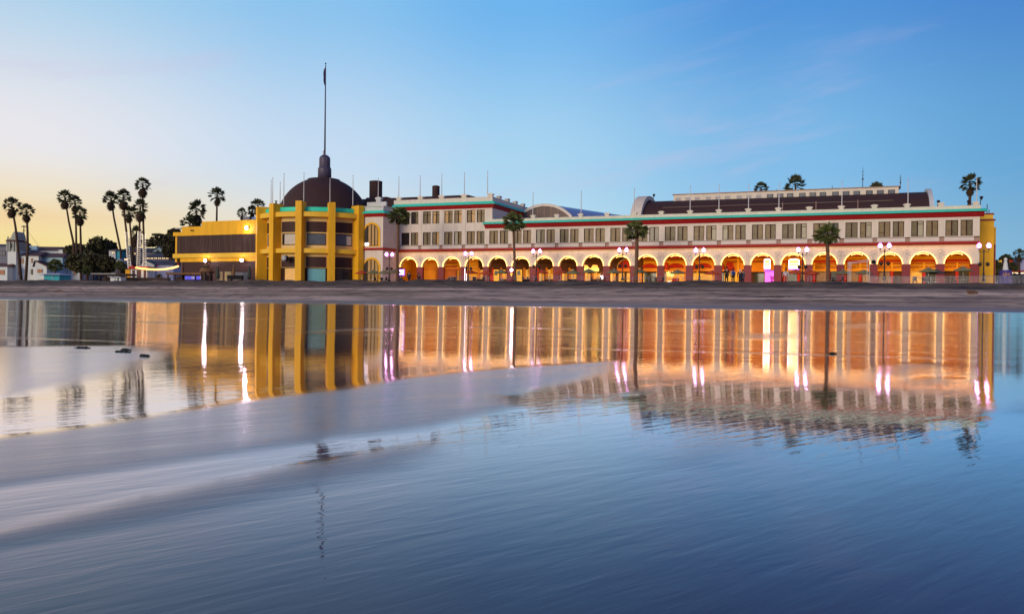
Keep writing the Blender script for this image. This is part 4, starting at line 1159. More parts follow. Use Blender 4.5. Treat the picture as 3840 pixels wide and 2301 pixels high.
h1 = math_('ADD', math_('MULTIPLY', r1, math_('MULTIPLY', mrange(farf, 0, 1, 1.0, .18), mrange(ty, 6, 24, .68, .30, True))), math_('MULTIPLY', r3, mrange(farf, 0, 1, .085, .01)))
h1 = math_('ADD', h1, math_('MULTIPLY', r4, mrange(farf, 0, 1, .5, .18)))
h2 = math_('MULTIPLY', r2, math_('MULTIPLY', farf, .75))
r5 = noise(shore, .55, 5, .6)
hh = math_('ADD', math_('ADD', h1, h2), math_('MULTIPLY', r5, math_('MULTIPLY', farf, 1.5)))
hh = math_('ADD', hh, math_('MULTIPLY', math_('MULTIPLY', math_('ADD', grain, math_('MULTIPLY', noise(near, 14, 3, .6), 2.5)), bank), .11))
bu = nd(nt, 'ShaderNodeBump', Strength=.5, Distance=.009); L(hh, bu.inputs['Height'])
WBUMP = bu
for lk in list(b.outputs[0].links): nt.links.remove(lk)
df = nd(nt, 'ShaderNodeBsdfDiffuse'); L(base, df.inputs['Color']); L(bu.outputs[0], df.inputs['Normal'])
gl = nd(nt, 'ShaderNodeBsdfGlossy'); L(rg, gl.inputs['Roughness']); L(bu.outputs[0], gl.inputs['Normal'])
L(mixc(farf, (1, .925, .985), (1, .96, .84)), gl.inputs['Color'])
fn = nd(nt, 'ShaderNodeFresnel', IOR=1.42); L(bu.outputs[0], fn.inputs['Normal'])
ff = math_('MINIMUM', math_('MULTIPLY', math_('POWER', fn.outputs[0], 1.7), mrange(bank, 0, 1, 3.35, 2.0)), .93)
gl2 = nd(nt, 'ShaderNodeBsdfGlossy'); gl2.inputs['Roughness'].default_value = .16; L(bu.outputs[0], gl2.inputs['Normal']); gl2.inputs['Color'].default_value = (1, 1, 1, 1)
mg = nd(nt, 'ShaderNodeMixShader'); L(mrange(farf, 0, 1, .03, .10), mg.inputs[0]); L(gl.outputs[0], mg.inputs[1]); L(gl2.outputs[0], mg.inputs[2])
mxs = nd(nt, 'ShaderNodeMixShader'); L(ff, mxs.inputs[0]); L(df.outputs[0], mxs.inputs[1]); L(mg.outputs[0], mxs.inputs[2])
L(mxs.outputs[0], nt.nodes['Material Output'].inputs['Surface']); nt.nodes.remove(b)

# ---- dry / damp sand
DM, nt, b = node_mat('beach_sand')
L = nt.links.new
tc = nd(nt, 'ShaderNodeTexCoord'); obj = tc.outputs['Object']
sep = nd(nt, 'ShaderNodeSeparateXYZ'); L(obj, sep.inputs[0])
ty = math_('ADD', sep.outputs['Y'], math_('MULTIPLY', sep.outputs['X'], TB))
shore = mapping(obj, R(-21.5), (.12, 1.0, .6))
n1 = noise(shore, .30, 7, .7); n2 = noise(mapping(obj, R(-21.5), (.45, 1.0, 1.0)), .5, 7, .72); n3 = noise(mapping(obj, R(-21.5), (.3, 1.0, 1.0)), .22, 5, .6)
tw = math_('ADD', ty, mrange(n1, .2, .8, -1.6, 1.6))
damp = mrange(tw, 71, 81, 1, 0, True)
churn = mrange(tw, 89.0, 93.5, 0, 1, True)
dry = mixc(mrange(n1, .36, .62, 0, 1), (.19, .12, .07), (.80, .58, .42))
churned = mixc(mrange(n2, .35, .66, 0, 1), (.014, .011, .009), (.26, .18, .115))
c_ = mixc(churn, dry, churned)
c_ = mixc(mrange(n3, .56, .70, 0, .6, True), c_, (.13, .10, .09))
n4 = noise(mapping(obj, R(-21.5), (.5, 1.0, 1.0)), .95, 3, .6); n5 = noise(mapping(obj, R(-20), (.018, 1.0, 1.0)), .75, 4, .6)
c_ = mixc(mrange(n4, .53, .62, 0, .55, True), c_, (.07, .05, .04))  # dark specks put footprint shade into the sand colour
c_ = mixc(mrange(n5, .54, .60, 0, .6, True), c_, (.09, .065, .05))  # long dark streaks do the same for the shade in tracks
c_ = mixc(damp, c_, (.28, .20, .15))
L(c_, b.inputs['Base Color'])
L(mrange(damp, 0, 1, .9, .42), b.inputs['Roughness'])
b.inputs['Specular IOR Level'].default_value = .3
bb = math_('ADD', math_('MULTIPLY', n1, .9), math_('MULTIPLY', n2, math_('ADD', .25, math_('MULTIPLY', churn, 1.6))))
bu = nd(nt, 'ShaderNodeBump', Strength=.9, Distance=.16); L(bb, bu.inputs['Height']); L(bu.outputs[0], b.inputs['Normal'])
dm('paving', (.30, .26, .24), .8, .15, .6)
dm('ground_soil', (.10, .09, .075), .9, .2, .1)
dm('sea_water', (.02, .035, .05), .15, .1, .2)

# wet mesh
rows = []; t = 1.2; ts = []
while t < TE: ts.append(t); t += max(.045, t * .0125)
ts.append(TE)
NC = 330
for t in ts:
    w = (t + 7) * 1.28
    row = []
    for j in range(NC + 1):
        a = -1 + 2 * j / NC
        x = a * w; y = t - x * TB
        row.append((x, y, prof(t) + .02 * sst(40, TE, t) * math.sin(x * .21 + 1.3 * math.sin(x * .07))))
    rows.append(row)
wet = struct(grid_obj('wet_sand', rows, WM), 'wet mirror-like sand with pale bare banks')
banks = [
    ([(-40, 1300), (0, 1300), (250, 1296), (525, 1295), (610, 1312), (640, 1324), (610, 1345), (556, 1366), (446, 1403), (262, 1450), (100, 1476), (0, 1489), (-60, 1494)], .10),
    ([(2330, 1362), (2302, 1350), (2092, 1366), (1900, 1378), (1725, 1392), (1515, 1413), (1305, 1450), (997, 1487), (682, 1539), (315, 1602), (0, 1640), (-150, 1660), (-150, 1850), (0, 1825), (387, 1770), (775, 1716), (1201, 1662), (1252, 1649), (1567, 1612), (1725, 1581), (1950, 1528), (1900, 1485), (2060, 1452), (2200, 1425), (2330, 1385)], .075),
    ([(1640, 1658), (1317, 1705), (930, 1775), (504, 1866), (0, 1985), (-150, 2010), (-150, 2085), (0, 2050), (620, 1936), (1085, 1845), (1550, 1752), (1640, 1700)], .11),
    ([(2770, 1260), (2820, 1251), (2879, 1249), (2950, 1252), (2985, 1260), (2940, 1269), (2870, 1272), (2800, 1270)], .12),
    ([(3270, 1392), (3310, 1374), (3400, 1364), (3500, 1366), (3545, 1376), (3480, 1394), (3400, 1406), (3310, 1408)], .12),
    ([(3340, 1246), (3387, 1239), (3435, 1246), (3387, 1253)], .12),
    ([(3140, 1226), (3198, 1214), (3275, 1210), (3260, 1224), (3190, 1232)], .12),
    ([(2500, 1208), (2600, 1197), (2700, 1198), (2640, 1210), (2560, 1214)], .12),
    ([(1180, 1243), (1300, 1234), (1480, 1226), (1500, 1231), (1330, 1240), (1200, 1247)], .10),
    ([(2340, 1475), (2420, 1452), (2480, 1446), (2470, 1458), (2400, 1474)], .10),
    ([(3700, 1535), (3760, 1510), (3860, 1500), (3990, 1498), (3990, 1560), (3860, 1556), (3760, 1552)], .16),
    ([(3420, 1425), (3500, 1418), (3580, 1420), (3520, 1432), (3440, 1436)], .12),
    ([(2540, 1720), (2640, 1690), (2720, 1680), (2700, 1700), (2620, 1725)], .35),
]
me = wet.data
co = np.empty(len(me.vertices) * 3); me.vertices.foreach_get('co', co); co = co.reshape(-1, 3)
X_, Y_ = co[:, 0], co[:, 1]
T_ = Y_ + X_ * TB
mask = np.zeros(len(X_))
wob = (np.sin(X_ * 1.7 + Y_ * .9) + .6 * np.sin(X_ * 3.9 - Y_ * 2.1 + 1) + .5 * np.sin(X_ * .8 + Y_ * 3.3 + 2)) / 2.1
for poly, soft in banks:
    pts = [hit_ground(u, v) for u, v in poly]
    px = np.array([p.x for p in pts]); py = np.array([p.y for p in pts])
    inside = np.zeros(len(X_), bool); dmin = np.full(len(X_), 1e9)
    for i in range(len(pts)):
        x1, y1, x2, y2 = px[i - 1], py[i - 1], px[i], py[i]
        cond = ((y1 > Y_) != (y2 > Y_))
        with np.errstate(divide='ignore', invalid='ignore'):
            xi = (x2 - x1) * (Y_ - y1) / (y2 - y1 + 1e-12) + x1
        inside ^= cond & (X_ < xi)
        dx, dy = x2 - x1, y2 - y1
        k = np.clip(((X_ - x1) * dx + (Y_ - y1) * dy) / (dx * dx + dy * dy + 1e-12), 0, 1)
        dmin = np.minimum(dmin, np.hypot(X_ - x1 - k * dx, Y_ - y1 - k * dy))
    sd = np.where(inside, dmin, -dmin) + wob * soft * .25 * np.maximum(1, Y_ * .08)
    w = soft * np.maximum(3.0, Y_ * .50)
    k = np.clip((sd + w * .6) / (w * 1.6), 0, 1)
    mask = np.maximum(mask, k * k * (3 - 2 * k))
edge = np.clip((T_ + .5 * np.sin(X_ * .3) - TE + 2.6) / 2.6, 0, 1)
mask = np.maximum(mask, edge * .8)
a_ = me.attributes.new('bank', 'FLOAT', 'POINT'); a_.data.foreach_set('value', mask.astype(np.float32))
# the bare banks stand a few millimetres to centimetres proud of the film
co[:, 2] += mask * np.where(T_ > 63, 0, .012)
me.vertices.foreach_set('co', co.ravel()); me.update()
# dry beach
rows = []; t = TE
xs = [-190 + .62 * j for j in range(int(300 / .62) + 1)]
while t <= 112.01:
    row = []
    for x in xs:
        y = t - x * TB
        z = gz(x, y)
        if t < TE + .3: z += .02 * math.sin(x * .21 + 1.3 * math.sin(x * .07))
        f = sst(73, 88, t)
        z += f * .07 * mnoise.noise((x * .5, t * .9, 0)) 
        g = sst(91, 98, t) * (1 - sst(106, 111, t))
        z += g * (.36 * mnoise.noise((x * .16, t * .30, 3)) + .24 * mnoise.noise((x * .45, t * .7, 5)) + .09 * mnoise.noise((x * 1.2, t * 1.3, 8)))
        row.append((x, y, z))
    rows.append(row)
    t += .42 if t < 104 else .8
tl = rows[-1]
struct(grid_obj('beach', rows, DM), 'dry trodden sand rising to a dark berm')
last_t = tt(tl[0][0], tl[0][1])
rows = []
for t in (last_t, 118, 126, 150):
    rows.append([(x, t - x * TB, gz(x, t - x * TB) + (0 if t < 112.5 else -.02)) for x in xs[::12]])
struct(grid_obj('promenade', rows, M['paving']))
rows = []
for t, k in ((149.9, 1), (300, 2.5), (1200, 8), (4000, 20)):
    rows.append([(x * k, t - x * TB, ZP - .08) for x in (-190, -100, -40, 30, 110)])
struct(grid_obj('ground', rows, M['ground_soil']))
rows = [[(-3000, -3000, -.25), (3000, -3000, -.25)], [(-3000, 1.3 + 3000 * TB, -.25), (3000, 1.3 - 3000 * TB, -.25)]]
sea = struct(grid_obj('sea', rows, M['sea_water'], False))
rows = [[(x, 1.25 - x * TB, -.0), ] for x in (0,)]
ap = MB(); ap.add([(-12, 1.21 + 12 * TB, Z0 - .001), (12, 1.21 - 12 * TB, Z0 - .001), (40, -40, .1), (-40, -20, .1)], [(0, 1, 2, 3)])
struct(ap.build('swash', 'sea_water'))
# hill behind the village
HM = M['ground_soil']
rows = []
for j in range(16):
    d = 205 + j * 12
    rows.append([(x, d, ZP - .1 + 13 * sst(0, 9, j) * (1 - sst(-95, -38, x)) + 1.5 * mnoise.noise((x * .03, d * .03, 1))) for x in range(-260, 10, 8)])
struct(grid_obj('hill', rows, HM))

# ================================================================== PALMS
def crown_mesh(seed, n=38, droop=.2, lo=-48, fan=11, spread=88, width=.115, pet=(.50, .72), fr=(.42, .60)):
    rr = random.Random(seed); mb = MB()
    for i in range(n):
        el = R(lerp(86, lo, (i + rr.random()) / n) + rr.uniform(-8, 8)); az = i * 2.39996 + rr.uniform(-.3, .3)
        d = Vector((math.cos(el) * math.cos(az), math.cos(el) * math.sin(az), math.sin(el)))
        up = Vector((0, 0, 1)); side = d.cross(up)
        side = side.normalized() if side.length > .05 else Vector((1, 0, 0))
        nrm = side.cross(d).normalized()
        tw = Matrix.Rotation(rr.uniform(-.7, .7), 3, d); side = tw @ side; nrm = tw @ nrm
        p0 = Vector((0, 0, 0)); pl = rr.uniform(*pet)
        hub = d * pl + Vector((0, 0, -.04 - droop * .2 * math.cos(el)))
        wv = side * .012
        mb.add([p0 - wv, p0 + wv, hub + wv, hub - wv], [(0, 1, 2, 3)])
        f = rr.uniform(*fr)
        for k in range(fan):
            a = R(lerp(-spread, spread, k / (fan - 1)) + rr.uniform(-4, 4))
            dirk = (d * math.cos(a) + side * math.sin(a)).normalized()
            ln = f * (.62 + .38 * math.cos(a * .8)) * rr.uniform(.9, 1.08)
            s2 = nrm.cross(dirk).normalized() * (width * ln * .9)
            mid = hub + dirk * ln * .55 + nrm * .02
            tip = hub + dirk * ln + Vector((0, 0, -droop * ln * (.35 + .5 * abs(math.sin(a)))))
            mb.add([hub, mid - s2, tip, mid + s2], [(0, 1, 2), (0, 2, 3)])
    me = mb.build('tmp', 'palm_leaf'); d_ = me.data; bpy.data.objects.remove(me); return d_
def skirt_mesh(seed, n=260):
    rr = random.Random(seed); mb = MB()
    pr = [(.10, -1.02), (.22, -.92), (.36, -.72), (.42, -.5), (.36, -.28), (.2, -.05), (.02, .05)]
    mb.lathe([(r * rr.uniform(.85, 1.05), z) for r, z in pr], 12)
    for i in range(n):
        z = rr.uniform(-.95, 0); az = rr.uniform(0, 2 * PI)
        r = .44 * math.sin(PI * min(1, max(.05, (z + 1.08) / 1.2))) ** .8
        p = Vector((r * math.cos(az), r * math.sin(az), z))
        t = p + Vector((math.cos(az) * .10, math.sin(az) * .10, -rr.uniform(.12, .26)))
        s = Vector((-math.sin(az), math.cos(az), 0)) * .05
        mb.add([p - s, p + s, t], [(0, 1, 2)])
    me = mb.build('tmp', 'palm_dead'); d_ = me.data; bpy.data.objects.remove(me); return d_
CR = [crown_mesh(s) for s in (1, 2, 3)]
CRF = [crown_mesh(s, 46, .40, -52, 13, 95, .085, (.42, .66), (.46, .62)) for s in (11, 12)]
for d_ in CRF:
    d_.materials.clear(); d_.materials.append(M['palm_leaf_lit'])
SK = [skirt_mesh(s) for s in (4, 5)]
def link(name, data, parent, loc, scale, rz=0):
    o = bpy.data.objects.new(name, data); COL.objects.link(o); o.parent = parent; o.location = loc; o.scale = (scale,) * 3 if isinstance(scale, (int, float)) else scale; o.rotation_euler = (0, 0, rz); return o
pcount = 0
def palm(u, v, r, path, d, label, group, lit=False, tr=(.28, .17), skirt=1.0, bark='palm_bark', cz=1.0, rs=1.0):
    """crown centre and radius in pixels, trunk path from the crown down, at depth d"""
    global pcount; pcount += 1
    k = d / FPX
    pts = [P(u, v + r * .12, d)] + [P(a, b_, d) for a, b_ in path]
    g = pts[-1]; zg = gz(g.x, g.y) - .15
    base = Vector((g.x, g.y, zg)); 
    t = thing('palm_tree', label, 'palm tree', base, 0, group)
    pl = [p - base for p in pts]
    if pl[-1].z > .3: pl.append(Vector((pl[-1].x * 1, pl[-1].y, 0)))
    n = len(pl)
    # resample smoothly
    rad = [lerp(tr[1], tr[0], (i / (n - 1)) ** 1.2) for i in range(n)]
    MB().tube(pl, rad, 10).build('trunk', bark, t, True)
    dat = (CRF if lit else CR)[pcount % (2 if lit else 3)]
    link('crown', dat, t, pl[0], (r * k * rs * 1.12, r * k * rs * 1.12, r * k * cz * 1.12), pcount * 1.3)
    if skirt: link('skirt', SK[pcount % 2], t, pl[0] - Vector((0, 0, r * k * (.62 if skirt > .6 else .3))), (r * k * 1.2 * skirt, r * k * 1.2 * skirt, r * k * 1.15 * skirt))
    return t
G1 = 'tall palms in the village on the left'
palm(44, 766, 27, [(58, 850), (66, 920), (81, 1062)], 160, 'tall leaning palm whose trunk crosses the bell tower', G1)
palm(99, 786, 25, [(103, 860), (104, 930), (96, 1062)], 160, 'palm with a dark shaggy skirt just right of the bell tower', G1)
palm(243, 735, 26, [(258, 830), (274, 904), (286, 1060)], 175, 'tallest of the three palms behind the round dark trees, leaning right', G1, tr=(.3, .16))
palm(281, 754, 23, [(285, 850), (286, 910), (290, 1060)], 178, 'middle palm of the three above the round dark trees', G1)
palm(300, 796, 26, [(302, 870), (303, 910), (304, 1060)], 172, 'shortest of the three palms above the round dark trees', G1)
palm(416, 740, 26, [(428, 820), (451, 932), (462, 1058)], 185, 'strongly leaning palm standing apart left of the light-wrapped trunks', G1)
lp1 = palm(462, 734, 27, [(468, 820), (474, 868), (481, 960), (488, 1030), (490, 1058)], 165, 'leftmost of the three palms wound with white lights', G1)
palm(483, 792, 23, [(490, 870), (495, 930), (500, 1058)], 185, 'lower palm between the first and second light-wrapped palms', G1)
lp3 = palm(535, 688, 26, [(535, 740), (538, 860), (542, 960), (541, 1030), (540, 1058)], 166, 'tallest palm of the group, with a separate hanging skirt and wound lights', G1, skirt=1.1)
lp2 = palm(526, 772, 27, [(523, 850), (521, 930), (517, 1030), (516, 1058)], 164, 'second light-wrapped palm, its crown just below the tallest one', G1, skirt=1.25)
palm(512, 868, 19, [(512, 920), (512, 1058)], 180, 'small drooping palm silhouetted low between the wrapped trunks', G1, skirt=1.9, cz=1.3)
palm(736, 784, 31, [(736, 880), (738, 1050)], 185, 'bushy palm rising behind the left end of the yellow annex', 'palms behind the yellow annex', skirt=1.3, cz=1.25)
palm(712, 838, 30, [(712, 900), (712, 1050)], 183, 'low wide palm partly hidden by the stepped annex roof', 'palms behind the yellow annex', skirt=1.2)
palm(814, 727, 28, [(813, 800), (812, 860), (812, 1050)], 180, 'lone slender palm standing clear above the yellow annex', 'palms behind the yellow annex', skirt=.75)
palm(967, 768, 25, [(960, 840), (958, 1050)], 178, 'palm crown tucked against the left pier of the rotunda', 'palms behind the yellow annex', skirt=.8)
palm(908, 796, 18, [(908, 860), (908, 1050)], 178, 'low palm crown above the blue roof duct', 'palms behind the yellow annex', skirt=.8)
palm(946, 786, 19, [(946, 850), (946, 1050)], 181, 'small palm crown between the duct palm and the rotunda', 'palms behind the yellow annex', skirt=.8)
G2 = 'palms behind the clerestory hall'
palm(2854, 704, 25, [(2854, 760), (2854, 1000)], 165, 'small palm crown peeking over the middle of the clerestory roof', G2, skirt=.7)
palm(2983, 692, 37, [(2983, 760), (2983, 1000)], 160, 'larger palm crown rising over the clerestory roof', G2, skirt=.7)
palm(3287, 706, 27, [(3287, 770), (3287, 1000)], 165, 'palm crown with only its frond tips above the clerestory end', G2, skirt=.7)
palm(3638, 682, 34, [(3637, 740), (3636, 785), (3634, 1000)], 130, 'lone tall palm above the right roof corner of the arcade', G2, skirt=.7, tr=(.26, .2))
palm(3822, 950, 18, [(3821, 985), (3821, 1040)], 150, 'small distant palm at the right edge above the far houses', 'distant palms on the right', skirt=.9)
G3 = 'leafy palms on the promenade in front of the arcade'
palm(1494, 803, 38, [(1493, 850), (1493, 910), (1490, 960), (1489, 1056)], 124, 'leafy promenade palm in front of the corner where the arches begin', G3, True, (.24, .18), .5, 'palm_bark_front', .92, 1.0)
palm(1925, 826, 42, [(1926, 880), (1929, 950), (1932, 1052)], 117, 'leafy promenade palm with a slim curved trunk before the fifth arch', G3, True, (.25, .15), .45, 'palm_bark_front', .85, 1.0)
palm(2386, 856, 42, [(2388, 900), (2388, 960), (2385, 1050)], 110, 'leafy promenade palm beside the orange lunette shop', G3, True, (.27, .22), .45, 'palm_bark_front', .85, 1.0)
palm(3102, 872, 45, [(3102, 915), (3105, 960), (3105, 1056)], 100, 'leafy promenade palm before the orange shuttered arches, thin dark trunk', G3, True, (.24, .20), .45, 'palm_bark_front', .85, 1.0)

# strings of lights wound round three palm trunks
for tr_, path, d, lab in ((lp1, [(474, 866), (481, 955), (488, 1025)], 165, 'string of white lights wound round the leftmost wrapped palm trunk'),
                          (lp2, [(523, 866), (520, 930), (517, 1028)], 164, 'string of white lights wound round the middle wrapped palm trunk'),
                          (lp3, [(540, 876), (542, 960), (541, 1030)], 166, 'string of white lights wound round the tallest palm trunk')):
    pts = [P(a, b_, d) for a, b_ in path]
    m = MB(); c = MB(); cp = []
    turns = 26; per = 8
    for i in range(turns * per):
        f = i / (turns * per) * (len(pts) - 1); j = min(len(pts) - 2, int(f)); p = pts[j].lerp(pts[j + 1], f - j)
        a = 2 * PI * i / per + .4
        q = p + Vector((math.cos(a) * .29, math.sin(a) * .29, .10 * math.sin(a)))
        cp.append(q - pts[-1])
        if math.sin(a) < .55: m.ball(q - pts[-1], .052, 5, 4)
    t = thing('string_lights', lab, 'lights', pts[-1], 0, 'lights wound round palm trunks')
    m.build('bulbs', 'bulb_white', t); c.tube(cp, .02, 4).build('cable', 'iron', t)

# ================================================================== BROADLEAF TREES
def blob_tree(name, label, lobes, d, leaf, trunk_uv, n, size, group=None, flat=1.0):
    k = d / FPX; rr = random.Random(hash(label) % 1000 if False else len(label) * 7 + n)
    g = P(trunk_uv[0], 1050, d); base = Vector((g.x, g.y, gz(g.x, g.y) - .2 if d < 200 else ZP - .2))
    t = thing(name, label, 'tree' if 'tree' in name else 'shrub', base, 0, group)
    mb = MB()
    tot = sum(a * b_ for _, _, a, b_ in lobes)
    br = MB(); top = Vector((0, 0, 0))
    for (u, v, ru, rv) in lobes:
        c = P(u, v, d) - base; rx, rz = ru * k, rv * k; ry = min(rx, 4.0) * .9
        for i in range(int(n * ru * rv / tot)):
            while True:
                q = Vector((rr.uniform(-1, 1), rr.uniform(-1, 1), rr.uniform(-1, 1)))
                if q.length < 1: break
            q = q.normalized() * (q.length ** .45) * rr.uniform(.82, 1.08)
            if mnoise.noise(Vector((q.x * rx, q.y * ry, q.z * rz)) * (.9 / max(.6, size * 1.6)) + c * .3) < -.06: continue
            p = c + Vector((q.x * rx, q.y * ry, q.z * rz * flat))
            a = Vector((rr.gauss(0, 1), rr.gauss(0, 1), rr.gauss(0, .7))).normalized(); b2 = a.cross(Vector((rr.gauss(0, 1), rr.gauss(0, 1), rr.gauss(0, 1)))).normalized()
            s = size * rr.uniform(.5, 1.25)
            mb.add([p - a * s, p + b2 * s * .6, p + a * s, p - b2 * s * .6], [(0, 1, 2, 3)])
        hb = Vector(((P(trunk_uv[0], 1000, d) - base).x, 0, max(.5, c.z * .45)))
        br.tube([hb, hb.lerp(c, .55) + Vector((0, 0, .2)), c], [.22 * min(1, rz), .12 * min(1, rz), .04], 6)
    hx = (P(trunk_uv[0], 1000, d) - base).x
    br.tube([(hx, 0, 0), (hx, 0, max(.6, (P(0, lobes[0][1], d) - base).z * .5))], [.34 * min(1, lobes[0][3] * k * .4), .22 * min(1, lobes[0][3] * k * .4)], 8)
    br.build('trunk', 'tree_bark', t); mb.build('crown', leaf, t)
    return t
G4 = 'round dark trees in the village'
blob_tree('broadleaf_tree', 'large round dark tree, the highest dome of the tree mass', [(370, 940, 44, 52), (352, 985, 50, 40)], 192, 'tree_leaf', (365, 0), 7500, .5, G4)
blob_tree('broadleaf_tree', 'dark tree behind the three palm trunks at the tree mass left', [(285, 950, 42, 36), (262, 985, 40, 38), (320, 970, 40, 36)], 187, 'tree_leaf', (285, 0), 8500, .5, G4)
blob_tree('broadleaf_tree', 'smaller round tree stepping down to the right of the tree mass', [(412, 940, 27, 34), (408, 975, 35, 24)], 196, 'tree_leaf', (412, 0), 4200, .5, G4)
blob_tree('broadleaf_tree', 'low dark tree below the tree mass beside the cottage', [(300, 985, 52, 34), (345, 988, 46, 38), (395, 985, 36, 26)], 163, 'tree_leaf', (330, 0), 7500, .42, G4)
blob_tree('pine_tree', 'open layered pine with sky between its branches left of the annex', [(575, 912, 30, 4), (600, 903, 30, 4), (590, 893, 26, 3.5), (612, 884, 26, 4), (590, 880, 18, 2.5), (565, 902, 20, 3), (625, 910, 30, 8), (565, 920, 26, 3), (606, 918, 28, 4)], 200, 'pine_leaf', (640, 0), 4200, .42)
blob_tree('cypress_tree', 'dark dense tree pressed against the left end of the annex', [(640, 895, 26, 22), (652, 872, 22, 14), (636, 925, 24, 24), (628, 945, 18, 18)], 178, 'pine_leaf', (642, 0), 6000, .42)
blob_tree('broadleaf_shrub', 'dark bushy shrub behind the left flat-roofed shelter', [(395, 1005, 32, 24), (410, 990, 20, 16)], 172, 'shrub_leaf', (395, 0), 3200, .4, 'village shrubs')
blob_tree('broadleaf_shrub', 'yellowish shrub beside the leftmost wrapped palm trunk', [(475, 1016, 14, 12)], 168, 'shrub_leaf', (475, 0), 900, .35, 'village shrubs')
blob_tree('broadleaf_tree', 'thin airy tree beyond the yellow end building', [(3772, 985, 26, 30), (3790, 1010, 24, 24), (3760, 1010, 20, 22)], 135, 'shrub_leaf', (3775, 0), 1500, .38)
blob_tree('broadleaf_tree', 'dark narrow tree in front of the yellow end building corner', [(3735, 1002, 9, 26), (3738, 1022, 10, 18)], 112, 'shrub_leaf', (3736, 0), 1500, .3)
# leafless willow between the wrapped palms
t = thing('bare_tree', 'leafless rounded willow glowing amber behind the wrapped palms', 'tree', ground_at(502, 190))
rr = random.Random(5); m = MB(); zt0 = P(502, 930, 190).z - t.location.z; zt1 = P(502, 884, 190).z - t.location.z
m.tube([(0, 0, 0), (0, 0, zt0)], [.25, .15], 6)
for i in range(70):
    a = rr.uniform(0, 2 * PI); w = rr.uniform(.2, 1.5); h = rr.uniform(.5, 1)
    m.tube([(0, 0, zt0 - .5), (w * .5 * math.cos(a), w * .5 * math.sin(a), lerp(zt0, zt1, h)), (w * 1.2 * math.cos(a), w * 1.2 * math.sin(a), lerp(zt0, zt1, h * .8)), (w * 1.35 * math.cos(a), w * 1.35 * math.sin(a), lerp(zt0, zt1, h * .1))], [.04, .03, .025, .015], 4)
m.build('branches', 'twig', t)
# small bushy palms among the houses
for u, v, r, d, lab in ((208, 990, 26, 155, 'short bushy palm above the turquoise hut'), (325, 1012, 17, 158, 'short bushy palm right of the village palm trunks'), (450, 992, 20, 160, 'short bushy palm beside the white kiosk'), (597, 1036, 12, 158, 'tiny palm in front of the lilac wall')):
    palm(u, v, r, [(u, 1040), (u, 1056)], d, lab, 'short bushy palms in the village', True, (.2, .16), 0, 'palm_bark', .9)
# ================================================================== VILLAGE ON THE LEFT
class House:
    def __init__(s, name, label, cat, u, d, group=None):
        s.F = Frame(u, d, 0, ZP - .4); s.t = thing(name, label, cat, s.F.O, 0, group); s.d = d
    def X(s, u): return s.F.S(u)
    def Z(s, v, u=None): return s.F.Z(u if u else 200, v)
    def wall(s, u0, u1, v0, v1, m, dep=6, y=0, name='wall'):
        a, b_ = s.X(u0), s.X(u1); um = (u0 + u1) / 2
        z0 = -.2 if v1 is None else s.Z(v1, um)
        MB().box(a, b_, y, y + dep, z0, s.Z(v0, um)).build(name, m, s.t); return s
    def gable_x(s, u0, u1, ve, vr, m, dep=6, y=0, over=.3, uh0=None, uh1=None):
        """pitched roof, ridge parallel to the front; uh0/uh1 = ridge ends (hip)"""
        um = (u0 + u1) / 2; a, b_ = s.X(u0) - over, s.X(u1) + over; ze, zr = s.Z(ve, um), s.Z(vr, um)
        ra, rb = (s.X(uh0) if uh0 else a), (s.X(uh1) if uh1 else b_)
        y0, y1 = y - over, y + dep + over; ym = (y0 + y1) / 2
        m_ = MB(); m_.add([(a, y0, ze), (b_, y0, ze), (b_, y1, ze), (a, y1, ze), (ra, ym, zr), (rb, ym, zr)], [(0, 1, 5, 4), (1, 2, 5), (2, 3, 4, 5), (3, 0, 4), (3, 2, 1, 0)]); m_.fix = True
        m_.build('roof', m, s.t); return s
    def gable_f(s, u0, u1, ve, vr, ur, wallm, roofm, dep=8, y=0, over=.3):
        """gable facing the viewer"""
        um = (u0 + u1) / 2; a, b_, c = s.X(u0), s.X(u1), s.X(ur); ze, zr = s.Z(ve, um), s.Z(vr, um)
        MB().prism([(a, ze), (b_, ze), (c, zr)], y, y + dep).build('gable', wallm, s.t)
        m_ = MB(); th = .18
        m_.prism([(a - over, ze - .1), (c, zr + .02), (c, zr + th), (a - over, ze - .1 + th)], y - over, y + dep); m_.prism([(c, zr + .02), (b_ + over, ze - .1), (b_ + over, ze - .1 + th), (c, zr + th)], y - over, y + dep)
        m_.build('roof', roofm, s.t); return s
    def win(s, u0, u1, v0, v1, m, y=0, name='window', split=True):
        um = (u0 + u1) / 2; a, b_, z0, z1 = s.X(u0), s.X(u1), s.Z(v1, um), s.Z(v0, um)
        o = MB().box(a, b_, y - .08, y - .003, z0, z1).build(name, 'dark_frame' if m not in ('shutter_orange',) else 'win_dark', s.t)
        n = 2 if split else 1
        for k in range(n):
            p, q = lerp(a, b_, k / n) + .07, lerp(a, b_, (k + 1) / n) - .07
            if q - p > .05: MB().box(p, q, y - .11, y - .082, z0 + .07, z1 - .07).build('pane' if m != 'shutter_orange' else 'shutter', m, o)
        return s
# bell tower building
h = House('bell_tower', 'pale stone bell tower with an arched opening and a curved mission gable', 'tower', 45, 168)
h.wall(28, 60, 938, None, 'house_white', 5)
F = h.F; X, Z = h.X, h.Z
zb, zt_ = Z(938), Z(907)
